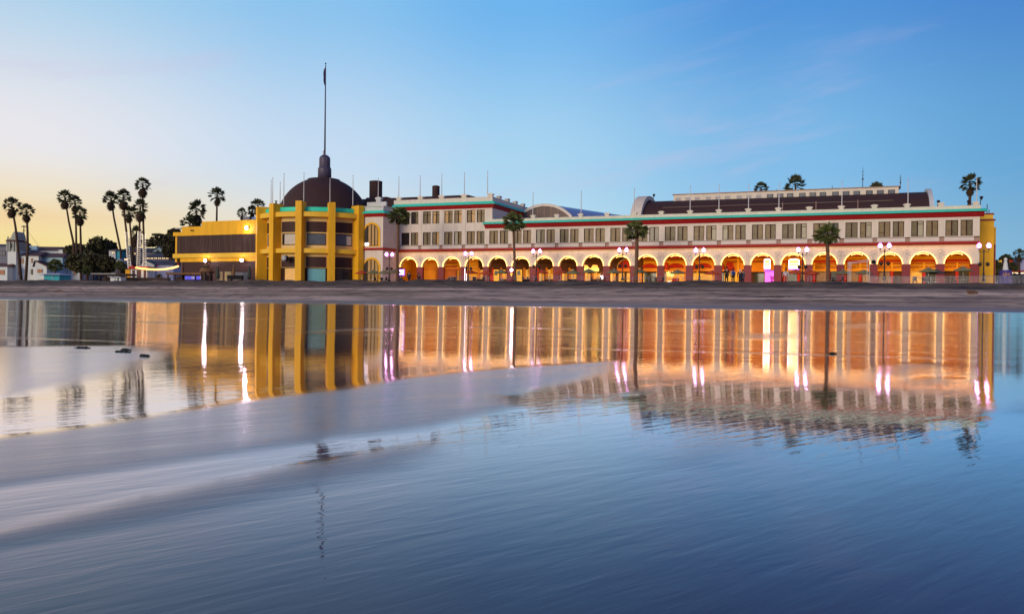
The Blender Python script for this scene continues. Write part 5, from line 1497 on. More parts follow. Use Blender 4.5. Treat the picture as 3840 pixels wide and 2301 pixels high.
# belfry: four corner piers and an arched head
m = MB(); x0, x1 = X(27), X(62); dep = x1 - x0 + 1.6
xm = (X(38) + X(49)) / 2; rr_ = (X(49) - X(38)) / 2
zs_ = Z(919); z_lo = Z(932)
for yy in (0, dep - .6):
    m.box(x0, xm - rr_, yy, yy + .6, zb, zt_); m.box(xm + rr_, x1, yy, yy + .6, zb, zt_); m.box(xm - rr_, xm + rr_, yy, yy + .6, zb, z_lo)
    arc = [(xm - rr_ * math.cos(PI * k / 12), zs_ + rr_ * math.sin(PI * k / 12)) for k in range(13)]
    m.prism([(xm - rr_, zt_)] + arc[:7] + [(xm, zt_)], yy, yy + .6); m.prism([(xm, zt_)] + arc[6:] + [(xm + rr_, zt_)], yy, yy + .6)
m.box(x1 - .6, x1, .6, dep - .6, zb, zt_); 
m.build('belfry', 'stone_tower', h.t)
m = MB()
for k in (27.5, 36, 51, 61): m.box(X(k) - .15, X(k) + .15, -.22, -.003, Z(944), Z(908))
m.build('pilasters', 'stone_tower', h.t)
m = MB(); m.prism([(X(24), zt_ + .002), (X(64), zt_ + .002), (X(64), zt_ + .3), (X(24), zt_ + .3)], -.3, dep + .2); m.build('cornice', 'roof_tile', h.t)
pts = [(28, 906), (33, 899), (38, 896), (40, 889), (45, 882), (52, 873.5), (58, 871.5), (62, 874), (66, 882), (70, 889), (72, 896), (77, 899), (83, 906)]
m = MB(); zz = zt_ + .3
m.prism([(X(u), Z(v) + .3 - .05) for u, v in [(28, 905), (33, 899), (38, 896), (40, 889), (44, 881), (48, 875), (51, 873), (54, 875), (57, 882), (60, 892), (62, 905)]], .2, dep - .2); m.build('mission_gable', 'stone_tower', h.t)
m = MB(); m.prism([(X(24), zt_ - .6), (X(26), zt_ - .6), (X(30), zt_ + 1.0), (X(28), zt_ + 1.0)], -.1, .2); m.build('finial', 'stone_tower', h.t)
for v0, v1 in ((988, 1008), (1029, 1050)): h.win(40, 49, v0, v1, 'shutter_orange')
h = House('mission_house', 'white three storey mission style house with orange shutters beside the bell tower', 'house', 100, 169)
h.wall(60.5, 144, 958, None, 'house_white', 7)
h.gable_x(60, 144, 958, 940, 'roof_tile', 7, 0, .5, 80, 134)
h.wall(144.5, 219, 962, None, 'house_blue', 6, 1.5, 'side_wing'); h.gable_x(144.5, 219, 962, 945, 'roof_tile', 6, 1.5, .5, 150, 205)
h.gable_f(147, 192, 1000, 981, 149, 'house_white', 'roof_tile', 3, -1.6); h.wall(147, 192, 999.5, None, 'house_white', 3, -1.6, 'front_wing')
for r in ((67, 75, 969, 986), (116, 124, 968, 986), (116, 124, 1009, 1029), (69, 75, 1009, 1029)): h.win(*r, 'shutter_orange' if r[0] != 69 and r[2] < 1000 else 'win_dark')
h.win(78, 89, 968, 988, 'shutter_orange'); h.win(184, 191, 968, 980, 'win_dark', 1.5); h.win(110, 131, 1050, 1058, 'cream_panel', 0, 'garage_door')
h.win(157, 177, 1010, 1024, 'shutter_orange', -1.6)
h = House('cottage', 'low white cottage with a brown tiled roof behind the turquoise hut', 'house', 250, 170)
h.wall(192.5, 284, 998, None, 'house_white', 6, 2.5); h.gable_x(192.5, 284, 998, 981, 'roof_tile', 6, 2.5, .5, None, 278); h.win(252, 262, 1009, 1031, 'shutter_orange', 2.5)
h = House('terrace_house', 'low pinkish house with orange windows at the far left edge', 'house', 10, 166)
h.wall(-60, 27.5, 998, None, 'house_white', 6); h.gable_x(-60, 27.5, 999, 984, 'roof_tile', 6)
h.win(-6, 18, 1011, 1030, 'shutter_orange'); h.win(-6, 18, 1052, 1060, 'shutter_orange')
G = 'houses on the hill behind the village'
h = House('dark_house', 'dark house with a glazed upper floor behind the bell tower', 'house', 5, 195, G)
h.wall(-70, 40, 922, None, 'house_grey', 8); h.gable_x(-70, 40, 923, 911, 'roof_slate', 8); h.win(2, 20, 940, 958, 'pane_grey')
h = House('hill_house', 'hill house with a white gable and long brown roof beside the utility pole', 'house', 150, 205, G)
h.wall(88, 216, 938, None, 'house_white', 8); h.gable_f(87, 104, 930, 913, 95, 'house_white', 'roof_tile', 4, -2); h.wall(87, 104, 930.2, None, 'house_white', 4, -2, 'front_wing')
h.gable_x(100, 216, 939, 921, 'roof_tile', 8, 0, .3, 100, 203); MB().box(X(106) * 0 + h.X(107), h.X(145), -.9, -.2, h.Z(941), h.Z(923)).build('bay_front', 'house_blue', h.t)
h = House('hill_house', 'tiny white hill house squeezed against the dark trees', 'house', 228, 204, G)
h.wall(218, 242, 935, None, 'house_white', 6); h.gable_x(218, 242, 935.5, 931, 'roof_slate', 6); h.win(222, 228, 955, 961, 'win_lit')
h = House('hill_house', 'small bright white hill house with two lit panes', 'house', 425, 186, G)
h.wall(408, 433, 939, None, 'house_white', 5); h.wall(433.3, 446, 940, None, 'hut_blue', 5, .3, 'side_wall'); h.gable_x(406, 446, 939, 931, 'roof_tile', 5, 0, .3, 412, 440); h.win(419, 431, 944, 952, 'win_lit')
h = House('hill_house', 'long slate roofed hill house with a blue gable behind the wrapped palms', 'house', 560, 190, G)
h.wall(450, 645, 944, None, 'house_grey', 8); h.gable_x(450, 645, 945, 926, 'roof_slate', 8)
h.gable_f(585, 634, 946, 928, 612, 'house_blue', 'roof_slate', 5, -2.5); h.win(604, 613, 938, 946, 'win_dark', -2.5)
h.wall(466, 476, 940, 920, 'hut_blue', 1.4, 1.0, 'chimney'); h.win(500, 511, 946, 956, 'win_lit'); h.wall(455, 478, 949, 946.5, 'house_white', .4, -.6, 'gutter_board')
h = House('restaurant', 'hip roofed building with a row of lit windows behind the light garland', 'building', 600, 180, G)
h.wall(548, 640, 964, None, 'house_grey', 7); h.gable_x(546, 645, 964, 946, 'roof_slate', 7, 0, .6, 565, 625)
for k in range(6): h.win(550 + 14.2 * k, 562 + 14.2 * k, 965, 971.5, 'win_lit')
h = House('boathouse', 'lilac walled shed with a white gable under the light garland', 'building', 600, 172, G)
h.wall(531, 650, 993, None, 'house_lilac', 6); h.gable_f(529, 584, 993, 977, 548, 'house_white', 'roof_slate', 4, -.6); h.gable_x(560, 650, 993, 973, 'roof_slate', 6, 0, .2)
h.wall(531, 583, 993.2, None, 'house_white', .55, -.58, 'front_wall')
h = House('hill_house', 'pale roofed low house left of the wrapped palm trunks', 'house', 430, 176, G)
h.wall(400, 462, 987, None, 'house_grey', 6); h.gable_x(399, 462, 988, 969, 'roof_tile', 6, 0, .3, 404, 455); h.gable_f(440, 463, 990, 973, 458, 'house_white', 'roof_pale', 4, -1); h.win(466, 480, 968, 978, 'win_lit', 0)
h = House('hill_house', 'grey house half hidden by dark shrubs at the village centre', 'house', 355, 178, G)
h.wall(335, 398, 990, None, 'house_grey', 5); h.gable_x(335, 398, 990, 980, 'roof_pale', 5); h.wall(338, 360, 1008, None, 'house_blue', 3, -1, 'porch')
# utility pole
up = thing('utility_pole', 'wooden utility pole with a crossarm between two palms', 'pole', ground_at(87, 185))
zt_ = P(89, 845, 185).z - up.location.z
MB().tube([(0, 0, 0), (.1, 0, zt_)], [.16, .10], 8).build('pole', 'tree_bark', up)
MB().box(-.5, .7, -.06, .06, zt_ - .35, zt_ - .22).build('crossarm', 'tree_bark', up); MB().box(-.3, .5, -.05, .05, zt_ - 1.2, zt_ - 1.1).build('crossarm', 'tree_bark', up)
m = MB()
for k in range(7): m.lathe([(.05, 0), (.06, .1), (.03, .16)], 6, (-.45 + .19 * k, 0, zt_ - .22))
m.build('insulators', 'pole_white', up)
w = MB(); a = up.location + Vector((.4, 0, zt_ - .2)); b_ = P(205, 955, 190)
w.tube([a.lerp(b_, i / 10) - Vector((0, 0, 1.4 * math.sin(PI * i / 10))) for i in range(11)], .025, 4)
tag(w.build('power_line', 'iron'), 'thin power line sagging from the utility pole to the hill houses', 'wire')
# lifeguard hut
h = House('lifeguard_hut', 'turquoise lifeguard hut with flaring walls and a pale overhanging roof', 'hut', 197, 140)
X, Z = h.X, h.Z
a0, a1, c0, c1 = X(168), X(227), X(172), X(222); zt_, zb_ = Z(1031), -.2
m = MB(); m.add([(c0, 0, zb_), (c1, 0, zb_), (c1, 3, zb_), (c0, 3, zb_), (a0, -.3, zt_), (a1, -.3, zt_), (a1, 3.3, zt_), (a0, 3.3, zt_)], [(3, 2, 1, 0), (4, 5, 6, 7), (0, 1, 5, 4), (1, 2, 6, 5), (2, 3, 7, 6), (3, 0, 4, 7)]); m.build('cabin', 'hut_blue', h.t)
m = MB(); m.add([(X(155), -1, zt_ + .002), (X(236), -1, zt_ + .002), (X(236), 4, zt_ + .002), (X(155), 4, zt_ + .002), (X(172), 1.0, Z(1023)), (X(218), 1.0, Z(1023)), (X(218), 2, Z(1023)), (X(172), 2, Z(1023))], [(3, 2, 1, 0), (4, 5, 6, 7), (0, 1, 5, 4), (1, 2, 6, 5), (2, 3, 7, 6), (3, 0, 4, 7)]); m.build('roof', 'roof_pale', h.t)
m = MB(); xs_ = X(200); m.add([(xs_ - .06, -.05, 0), (xs_ + .06, -.05, 0), (xs_ + .06, -.36, zt_ - .05), (xs_ - .06, -.36, zt_ - .05)], [(0, 1, 2, 3)]); m.build('corner_batten', 'house_blue', h.t)
m = MB(); m.box(X(158), X(167), .4, .8, -.2, Z(1050)); m.box(X(160), X(163), .4, .7, Z(1050), Z(1040)); m.build('side_box', 'house_grey', h.t)
# shelters and kiosks
def shelter(label, u0, u1, v0, v1, d, roofm, edge, posts, name='shade_shelter'):
    h = House(name, label, 'shelter', (u0 + u1) / 2, d, 'flat roofed shelters behind the berm')
    h.wall(u0, u1, v0, v1, roofm, 4, 0, 'roof'); h.wall(u0, u1 - (u1 - u0) * .3, v0 - .2, v0 + 1.4, edge, .05, -.06, 'roof_edge')
    for k in range(posts):
        u = lerp(u0 + 4, u1 - 4, k / (posts - 1)); h.wall(u - 1.6, u + 1.6, v1 + .1, None, 'wood_dark', .3, .3, 'post')
    h.wall(u0 + 8, u1 - 8, v1 + 6, None, 'wood_dark', .3, 3.4, 'back_screen')
    return h
shelter('long flat shelter with a pale front edge left of the wrapped palms', 340, 474, 1025, 1032, 148, 'wood_dark', 'house_white', 6)
h = shelter('brown brush-roofed shelter in front of the annex corner', 622, 762, 1022, 1029, 140, 'thatch', 'thatch', 6)
for u0, u1, lab in ((693, 732, 'wide glowing blue screen under the brush-roofed shelter'), (736, 759, 'narrow glowing blue screen nearest the cone-roofed hut')):
    q = House('lit_screen', lab, 'screen', (u0 + u1) / 2, 139.5, 'blue screens under the shelter')
    q.wall(u0, u1, 1034, 1049, 'wood_dark', .2, 0, 'housing'); q.wall(u0 + 1, u1 - 1, 1035, 1048, 'blue_screen', .03, -.035, 'screen'); q.wall(lerp(u0, u1, .66), u1 - 2, 1036, 1045, 'house_lilac', .03, -.07, 'picture')
    q.wall(lerp(u0, u1, .5) - 1, lerp(u0, u1, .5) + 1, 1049.2, None, 'wood_dark', .1, .05, 'stand')
h = House('kiosk', 'small white kiosk under the long flat shelter', 'kiosk', 432, 145)
h.wall(413, 455, 1037, 1040, 'roof_pale', 2.5, -.3, 'roof'); h.wall(414, 431, 1041, None, 'house_white', 2, 0); h.wall(434, 440, 1040.2, None, 'house_white', 2, 0, 'pier'); h.wall(447, 453, 1040.2, None, 'house_white', 2, 0, 'pier')
h = House('garden_wall', 'long low dark wall below the lilac shed', 'wall', 550, 150)
h.wall(461, 636, 1042, None, 'wood_dark', .5); h.wall(461, 636, 1040.5, 1041.9, 'roof_tile', .6, -.05, 'coping')
h = House('entrance_wall', 'pinkish low building behind the wrapped palm trunks', 'building', 520, 158)
h.wall(490, 552, 1008, None, 'house_white', 3); h.wall(486, 560, 999, 1007.8, 'red_awning', 3.6, -.5, 'canopy')
for u0, u1 in ((497, 505), (514, 528), (540, 547)): h.wall(u0, u1, 1012, None, 'roof_tile', .1, -.11, 'column')
h = House('amber_booth', 'small amber lit booth left of the wrapped palms', 'booth', 478, 160); h.wall(470, 487, 1010, None, 'amber_wall', 2); h.wall(468, 489, 1007, 1009.8, 'roof_tile', 2.4, -.2, 'roof')
# tiki hut
tk = thing('thatched_hut', 'round hut with a tall conical thatched roof in front of the annex', 'hut', ground_at(775, 131))
z = lambda v: P(775, v, 131).z - tk.location.z
k = 131 / FPX
m = MB(); m.lathe([(26 * k, z(1019)), (25 * k, z(1015)), (14 * k, z(999)), (7 * k, z(989)), (2 * k, z(983)), (.02, z(982))], 16); m.build('thatch_roof', 'thatch', tk)
m = MB()
for i in range(70):
    a = 2 * PI * i / 70; m.tube([(25.5 * k * math.cos(a), 25.5 * k * math.sin(a), z(1018)), (26.4 * k * math.cos(a), 26.4 * k * math.sin(a), z(1022 + (i % 3)))], [.05, .02], 4)
m.build('fringe', 'thatch', tk)
for i in range(7):
    a = 2 * PI * i / 7 + .3; MB().tube([(19 * k * math.cos(a), 19 * k * math.sin(a), 0), (19 * k * math.cos(a), 19 * k * math.sin(a), z(1017))], .12, 6).build('post', 'wood_dark', tk)
MB().lathe([(17 * k, 0), (17 * k, 1.1), (16 * k, 1.1), (16 * k, 0)], 16).build('counter', 'wood_dark', tk)
m = MB(); m.box(-.35, .35, -14 * k - .4, -14 * k + .1, z(1003), z(997)); m.build('dormer_vent', 'wood_dark', tk)
for u, lab in ((817, 'folded dark parasol nearest the cone-roofed hut'), (876, 'folded brownish parasol in the middle before the annex'), (935, 'folded dark parasol beside the rotunda pier')):
    t = thing('closed_parasol', lab, 'parasol', ground_at(u, 130), 0, 'folded parasols before the annex'); h_ = P(u, 993, 130).z - t.location.z
    MB().tube([(0, 0, 0), (0, 0, h_)], .05, 6).build('pole', 'steel', t)
    m = MB(); m.lathe([(.12, .5), (.33, .75), (.30, h_ * .45), (.17, h_ * .8), (.05, h_ - .1)], 9); m.build('canopy', 'canvas_dark' if u != 876 else 'thatch', t)
for u0, u1, v0, lab, mm in ((822, 834, 1018, 'narrow cream menu panel before the annex', 'cream_panel'), (843, 867, 1018, 'broad cream panel between two folded parasols', 'cream_panel'), (880, 930, 1020, 'large grey panel between the right folded parasols', 'house_grey')):
    h = House('display_panel', lab, 'panel', (u0 + u1) / 2, 132, 'panels before the annex'); h.wall(u0, u1, v0, None, mm, .2); h.wall(u0 - .8, u1 + .8, v0 - 1.5, v0 - .1, 'wood_dark', .3, -.05, 'cap')
t = thing('serving_cart', 'low dark serving cart in front of the annex', 'cart', ground_at(884, 128)); m = MB(); m.box(-1.2, 1.1, -.4, .4, .45, 1.0); m.build('body', 'cloth_black', t)
m = MB(); m.box(-1.25, 1.15, -.45, .45, 1.0, 1.07); m.build('top', 'wood_dark', t)
for x in (-.9, .8):
    for y in (-.42, .3): MB().lathe([(.28, 0), (.28, .1)], 12).build('wheel', 'iron', t).matrix_local = Matrix.Translation((x, y, .3)) @ Matrix.Rotation(R(-90), 4, 'X')
# garland
pts = [(496, 1001.5, 158), (530, 1006, 157), (560, 1009.5, 156), (590, 1010.5, 155), (620, 1009, 154), (650, 1003.5, 153), (668, 998, 152)]
pp = [P(*q) for q in pts]
t = thing('light_garland', 'sagging garland of bright amber bulbs strung to the annex corner', 'lights', pp[0])
m = MB(); cp = []
n = 58
for i in range(n + 1):
    f = i / n * (len(pp) - 1); j = min(len(pp) - 2, int(f)); a = pp[max(0, j - 1)]; p = pp[j].lerp(pp[j + 1], f - j) - pp[0]
    cp.append(p + Vector((0, 0, .12))); m.ball(p, .155, 6, 4, 1.2)
m.build('bulbs', 'bulb_amber', t); c = MB(); c.tube(cp, .05, 5); c.build('cable', 'red_trim', t)
m = MB(); 
for i in range(0, n + 1, 29): m.tube([cp[i], Vector((cp[i].x, cp[i].y + .3, .6))], .05, 5)
m.tube([cp[-1], cp[-1] + Vector((0, 0, .9))], .12, 6); m.build('mounts', 'red_trim', t)

# ================================================================== PROMENADE FURNITURE
lamps = [(1460, 954, 'double globe lamp beside the arched corner block windows'), (1757, 951, 'double globe lamp before the fourth arch, dark baskets at mid post'), (2012, 942, 'double globe lamp near the round hanging signs, right of the slim curved palm'),
         (2336, 937, 'double globe lamp in front of the orange lunette shop'), (2624, 938, 'double globe lamp just left of the standing people by the awnings'), (3010, 936, 'double globe lamp at the wide arch-topped lit sign'), (3318, 921, 'double globe lamp right of the tubular gate frame'), (3690, 921, 'double globe lamp in front of the yellow end building')]
QL = 9.5
proto = None
def make_lamp():
    t = thing('street_lamp', 'x', 'street lamp', (0, 0, 0), -FA.t)
    H = 3.55
    MB().lathe([(.22, 0), (.22, .25), (.13, .35), (.11, .9), (.075, 1.0), (.06, H), (.09, H + .02), (.09, H + .1), (.03, H + .28)], 10).build('post', 'iron', t)
    for s_ in (-1, 1):
        m = MB(); m.tube([(0, 0, H - .12), (s_ * .22, 0, H - .05), (s_ * .5, 0, H - .12), (s_ * .5, 0, H + .18)], .035, 6); m.lathe([(.05, 0), (.14, .12), (.13, .16)], 10, (s_ * .5, 0, H + .16)); m.build('arm', 'iron', t)
        m = MB(); m.lathe([(.11, 0), (.23, .12), (.285, .26), (.24, .43), (.12, .60), (.02, .68)], 14, (s_ * .5, 0, H + .31)); g = m.build('globe', 'globe_halo_glass', t, True)
        m = MB(); m.lathe([(.06, 0), (.14, .1), (.17, .22), (.14, .34), (.05, .44), (.01, .46)], 12, (s_ * .5, 0, H + .40)); m.build('bulb', 'globe', g, True)
        m = MB(); m.tube([(0, 0, 2.2), (s_ * .40, 0, 2.25), (s_ * .40, 0, 2.1)], .02, 5); m.lathe([(.05, -.28), (.17, -.18), (.24, -.02), (.2, .1), (.06, .2)], 10, (s_ * .40, 0, 2.02)); m.build('hanging_basket', 'basket', t)
    return t
for i, (u, v, lab) in enumerate(lamps):
    t = make_lamp() if proto is None else copy_tree(proto)
    if proto is None: proto = t
    x, zg = FA.L(u, v, QL)
    p = FA.W(x, QL, 0); t.location = (p.x, p.y, ZP + zg - .62 - 3.55 )
    t['label'] = lab; t['group'] = 'double globe lamps along the promenade'

def umbrella_proto(m, open_r=1.05):
    t = thing('parasol', 'x', 'parasol', (0, 0, 0), -FA.t)
    MB().tube([(0, 0, 0), (0, 0, 2.28)], .03, 6).build('pole', 'pole_white', t)
    c = MB(); n = 8; top = (0, 0, 2.32)
    vs = [top] + [(open_r * .5 * math.cos(2 * PI * k / n), open_r * .5 * math.sin(2 * PI * k / n), 2.08) for k in range(n)] + [(open_r * math.cos(2 * PI * k / n), open_r * math.sin(2 * PI * k / n), 1.86) for k in range(n)] + [(open_r * 1.01 * math.cos(2 * PI * k / n), open_r * 1.01 * math.sin(2 * PI * k / n), 1.74) for k in range(n)]
    fs = [(0, 1 + k, 1 + (k + 1) % n) for k in range(n)]
    for r_ in (0, 1): fs += [(1 + r_ * n + k, 1 + (r_ + 1) * n + k, 1 + (r_ + 1) * n + (k + 1) % n, 1 + r_ * n + (k + 1) % n) for k in range(n)]
    c.add(vs, fs); c.build('canopy', m, t)
    MB().lathe([(.3, 0), (.3, .08), (.05, .14)], 10).build('base', 'iron', t)
    m2 = MB(); m2.ball((0, 0, 2.36), .05, 6, 4); m2.build('finial', 'pole_white', t)
    m2 = MB(); m2.lathe([(.45, .70), (.45, .74)], 12); m2.lathe([(.04, .1), (.04, .70)], 6); m2.build('table', 'steel', t)
    return t
UM = [(1357, 1012, 'red', 'red parasol beside the last rotunda pier'), (1399, 1010, 'green', 'green parasol under the lower arched window'), (1441, 1011, 'green', 'green parasol between the corner block lamp and its window'), (1480, 1009, 'green', 'green parasol left of the first promenade palm trunk'),
      (1765, 1010, 'red', 'red parasol right beside the second double lamp'), (1823, 1012, 'red', 'red parasol in front of the dark red pillar of the fifth arch'), (1880, 1009, 'green', 'green parasol in front of the door with an arched window'),
      (2030, 1008, 'red', 'dark red parasol under the third double lamp'), (2102, 1008, 'red', 'red parasol left of the yellow hanging shop sign'), (2150, 1010, 'green', 'green parasol in the shade of the yellow shop sign'), (2208, 1006, 'green', 'green parasol right of the yellow hanging shop sign'),
      (2302, 1007, 'green', 'green parasol below the red lunette'), (2399, 1006, 'green', 'green parasol at the foot of the palm near the lunette shop'), (2541, 1009, 'green', 'green parasol before the glowing orange machines'), (2672, 1011, 'red', 'red parasol left of the standing people'),
      (2984, 1008, 'red', 'red parasol beneath the wide lit sign'), (3042, 1010, 'red', 'orange red parasol right of the dark counter'), (3160, 1009, 'green', 'green parasol just left of the tubular gate frame'), (3240, 1009, 'green', 'green parasol seen through the tubular gate frame'),
      (3482, 1001, 'green', 'large green parasol at the second arch from the right end'), (3510, 1007, 'dark', 'dark parasol overlapping the large green one'), (3612, 997, 'green', 'green parasol under the last lit arch')]
UP = {}
for u, v, c_, lab in UM:
    q = 7.0 + (hash(u) % 3) * .8 if False else 7.0 + (u % 3) * .8
    t = umbrella_proto({'red': 'canvas_red', 'green': 'canvas_green', 'dark': 'canvas_dark'}[c_]) if c_ not in UP else copy_tree(UP[c_])
    UP.setdefault(c_, t)
    x, zt_ = FA.L(u, v, q); p = FA.W(x, q, 0); t.location = (p.x, p.y, ZP + zt_ - 2.36 - .0); t.rotation_euler = (0, 0, u * .7)
    t['label'] = lab; t['group'] = 'parasols along the promenade'

# railings
def railing(u0, u1, label, q=12.2, pickets=False, h=.98, z0=-.12):
    xa, xb = FA.S(u0, 1040, q), FA.S(u1, 1040, q)
    t = thing('railing', label, 'railing', FA.W(xa, q, z0), -FA.t, 'steel railing sections along the promenade'); Lx = xb - xa
    m = MB()
    for z in ((h,) if pickets else (h, h * .72)): m.tube([(0, 0, z), (Lx, 0, z)], .028, 6)
    m.tube([(0, 0, .14), (Lx, 0, .14)], .028, 6)
    m.build('rails', 'steel', t)
    n = max(1, round(Lx / 2.4)); 
    for k in range(n): 
        MB().tube([(Lx * k / n, 0, -.5), (Lx * k / n, 0, h + .02)], .035, 6).build('post', 'steel', t)
    if pickets:
        m = MB(); x = .1
        while x < Lx - .05: m.box(x - .011, x + .011, -.011, .011, .15, h - .02); x += .125
        m.build('pickets', 'steel', t)
    return t
railing(1690, 1830, 'open steel railing beside the wooden steps'); railing(1832, 2000, 'open steel railing before the slim curved palm'); railing(2002, 2180, 'open steel railing under the yellow shop sign'); railing(2182, 2370, 'open steel railing left of the lunette shop palm'); railing(2372, 2560, 'open steel railing before the glowing orange machines')
railing(2562, 2690, 'open steel railing left of the standing people'); railing(3030, 3176, 'open steel railing left of the tubular gate frame', 12.2)
railing(3262, 3420, 'picketed railing just right of the tubular gate frame', 12.2, True); railing(3422, 3560, 'picketed railing below the large green parasol', 12.2, True); railing(3562, 3690, 'picketed railing ending at the last double lamp', 12.2, True); railing(3692, 3900, 'pale picketed railing past the yellow end building', 12.2, True, 1.02)
# tubular gate frame
q = 12.0; xa, xb = FA.S(3180, 1040, q), FA.S(3260, 1040, q); zt_ = FA.Z(3200, 981, q)
t = thing('gate_frame', 'tall white tubular gate frame with double top bars', 'frame', FA.W(xa, q, -.1), -FA.t)
for x in (0, .16, .32, xb - xa, xb - xa - .25): MB().tube([(x, 0, -.5), (x, 0, zt_ + .1 + (.5 if x > 1 else 0))], .035, 6).build('post', 'pole_white', t)
m = MB(); m.tube([(0, 0, zt_), (xb - xa, 0, zt_ + .32)], .035, 6); m.tube([(0, 0, zt_ - .16), (xb - xa, 0, zt_ + .14)], .035, 6); m.build('top_bars', 'pole_white', t)
m = MB(); m.tube([(0, 0, .25), (xb - xa, 0, .25)], .03, 6); m.tube([(0, 0, 1.0), (xb - xa + .6, 0, 1.05)], .03, 6); m.build('low_bars', 'steel', t)
# loudspeaker on the pillar near the gate
sx, sz = FA.L(3276, 982, .4); t = thing('loudspeaker', 'black loudspeaker mounted on the arcade pier right of the gate frame', 'loudspeaker', FA.W(sx, .4, sz), -FA.t)
MB().lathe([(.12, -.2), (.26, -.05), (.28, .15), (.15, .25)], 12).build('housing', 'cloth_black', t).rotation_euler = (R(90), 0, 0); MB().box(-.04, .04, .1, .42, -.04, .04).build('bracket', 'iron', t)
# wooden steps
x, z = FA.L(1685, 1050, 11); t = thing('ramp_steps', 'small dark steps with a slanted rail at the third arch', 'steps', FA.W(x, 11, -.1), -FA.t)
m = MB()
for k in range(4): m.box(-.9 + .3 * k, -.6 + .3 * k + .02, -.4, .4, 0, .22 * (k + 1))
m.build('treads', 'wood_dark', t); m = MB(); m.box(.32, .9, -.4, .4, 0, .95); m.build('landing', 'wood_dark', t)
m = MB(); m.tube([(-1.0, -.45, .1), (.2, -.45, 1.0), (2.0, -.45, 1.0)], .03, 6); m.build('handrail', 'steel', t)
# ticket stand with a red-brown roof beside the third pillar
x0, z0 = FA.L(1712, 1054, 8); x1, z1 = FA.L(1730, 1012, 8)
t = thing('canopy_stand', 'small canopy stand with two thin posts left of the second double lamp', 'stand', FA.W(x0, 8, -.1), -FA.t); w = x1 - x0
MB().box(-.3, w + .35, -.5, .5, z1 + .1, z1 + .22).build('canopy', 'canvas_red', t)
for x in (.05, w * .6): MB().tube([(x, 0, 0), (x, 0, z1 + .1)], .05, 6).build('post', 'iron', t)
x, z = FA.L(1749, 1054, 9.5); t = thing('glowing_hoop', 'tall narrow U-shaped white rail at the foot of the second double lamp', 'rail', FA.W(x, 9.8, -.1), -FA.t)
m = MB(); m.tube([(-.13, 0, 2.3), (-.13, 0, .1), (-.1, 0, -.02), (.1, 0, -.02), (.13, 0, .1), (.13, 0, 1.5)], .035, 6); m.build('tube', 'sign_white', t)
# added warm lamp that brightens the side of the corner block
wl = thing('side_fill_lamp', 'small added warm lamp at the arcade end pier brightening the corner block side', 'lamp', FA.W(S[0] - 1.2, .35, 3.6), -FA.t)
m = MB(); m.lathe([(.05, -.12), (.12, -.05), (.12, .1), (.03, .2)], 10); m.build('shade', 'sign_orange', wl); MB().box(-.04, .04, .1, .36, -.04, .04).build('bracket', 'iron', wl)
light('side_fill_glow', 'POINT', (0, -.5, .0), 260, (1, .55, .14), .3, wl)
# purple-white sign at the first arch
x0, z0 = FA.L(1498, 1030, 3); x1, z1 = FA.L(1515, 1010, 3); t = thing('lit_menu_sign', 'small two-panel white sign with a violet glow at the first arch', 'sign', FA.W((x0 + x1) / 2, 3, z0), -FA.t); w = (x1 - x0) / 2; h_ = z1 - z0
MB().box(-w - .05, w + .05, .03, .2, -.15, h_ + .05).build('backboard', 'neon_violet', t); MB().box(-w + .03, w - .03, 0, .028, .05, h_ * .42).build('panel', 'sign_white', t)
MB().prism([(-w + .03, h_ * .62), (-.02, h_ * .52), (w - .03, h_ * .62), (w - .03, h_ * .9), (-w + .03, h_ * .9)], 0, .028).build('panel', 'sign_white', t); MB().tube([(0, .1, -.15), (0, .1, -z0)], .06, 6).build('post', 'iron', t)
# pink globe with cone
x0, z0 = FA.L(1918, 1012, 4); t = thing('cone_lamp', 'pink glowing ball lamp above an orange cone shaped sign', 'lamp', FA.W(x0, 4, 0), -FA.t)
MB().ball((0, 0, z0), .22, 12, 8).build('ball', 'globe', t, True)
m = MB(); m.lathe([(.02, z0 - 1.0), (.2, z0 - .55), (.18, z0 - .5)], 10); m.build('cone', 'sign_orange', t); MB().tube([(0, .1, 0), (0, .1, z0 - .1)], .05, 6).build('post', 'pillar_red', t)
# machines glowing under arch 11
x0, z0 = FA.L(2494, 1050, -1); t = thing('arcade_machines', 'cluster of glowing orange game machines under the arch left of the green parasol', 'game machine', FA.W(x0, -1, 0), -FA.t)
m = MB(); m.box(0, 1.0, 0, .8, 0, 1.3); m.box(.1, .9, 0, .7, 1.302, 1.75); m.build('cabinet', 'shop_warm', t); m = MB(); m.box(1.03, 1.9, .1, .9, 0, 1.1); m.build('cabinet', 'red_awning', t)
MB().prism([(.25, 1.35), (1.2, 1.2), (1.3, 1.75), (.3, 1.95)], -.1, -.02).build('marquee', 'sign_yellow', t); MB().box(.4, 1.0, -.06, -.003, .45, .6).build('screen', 'sign_white', t)
for k in range(5): MB().ball((.25 + .28 * k, -.05, 1.9 + .12 * (k % 2)), .06, 6, 4).build('lamp', 'bulb', t)
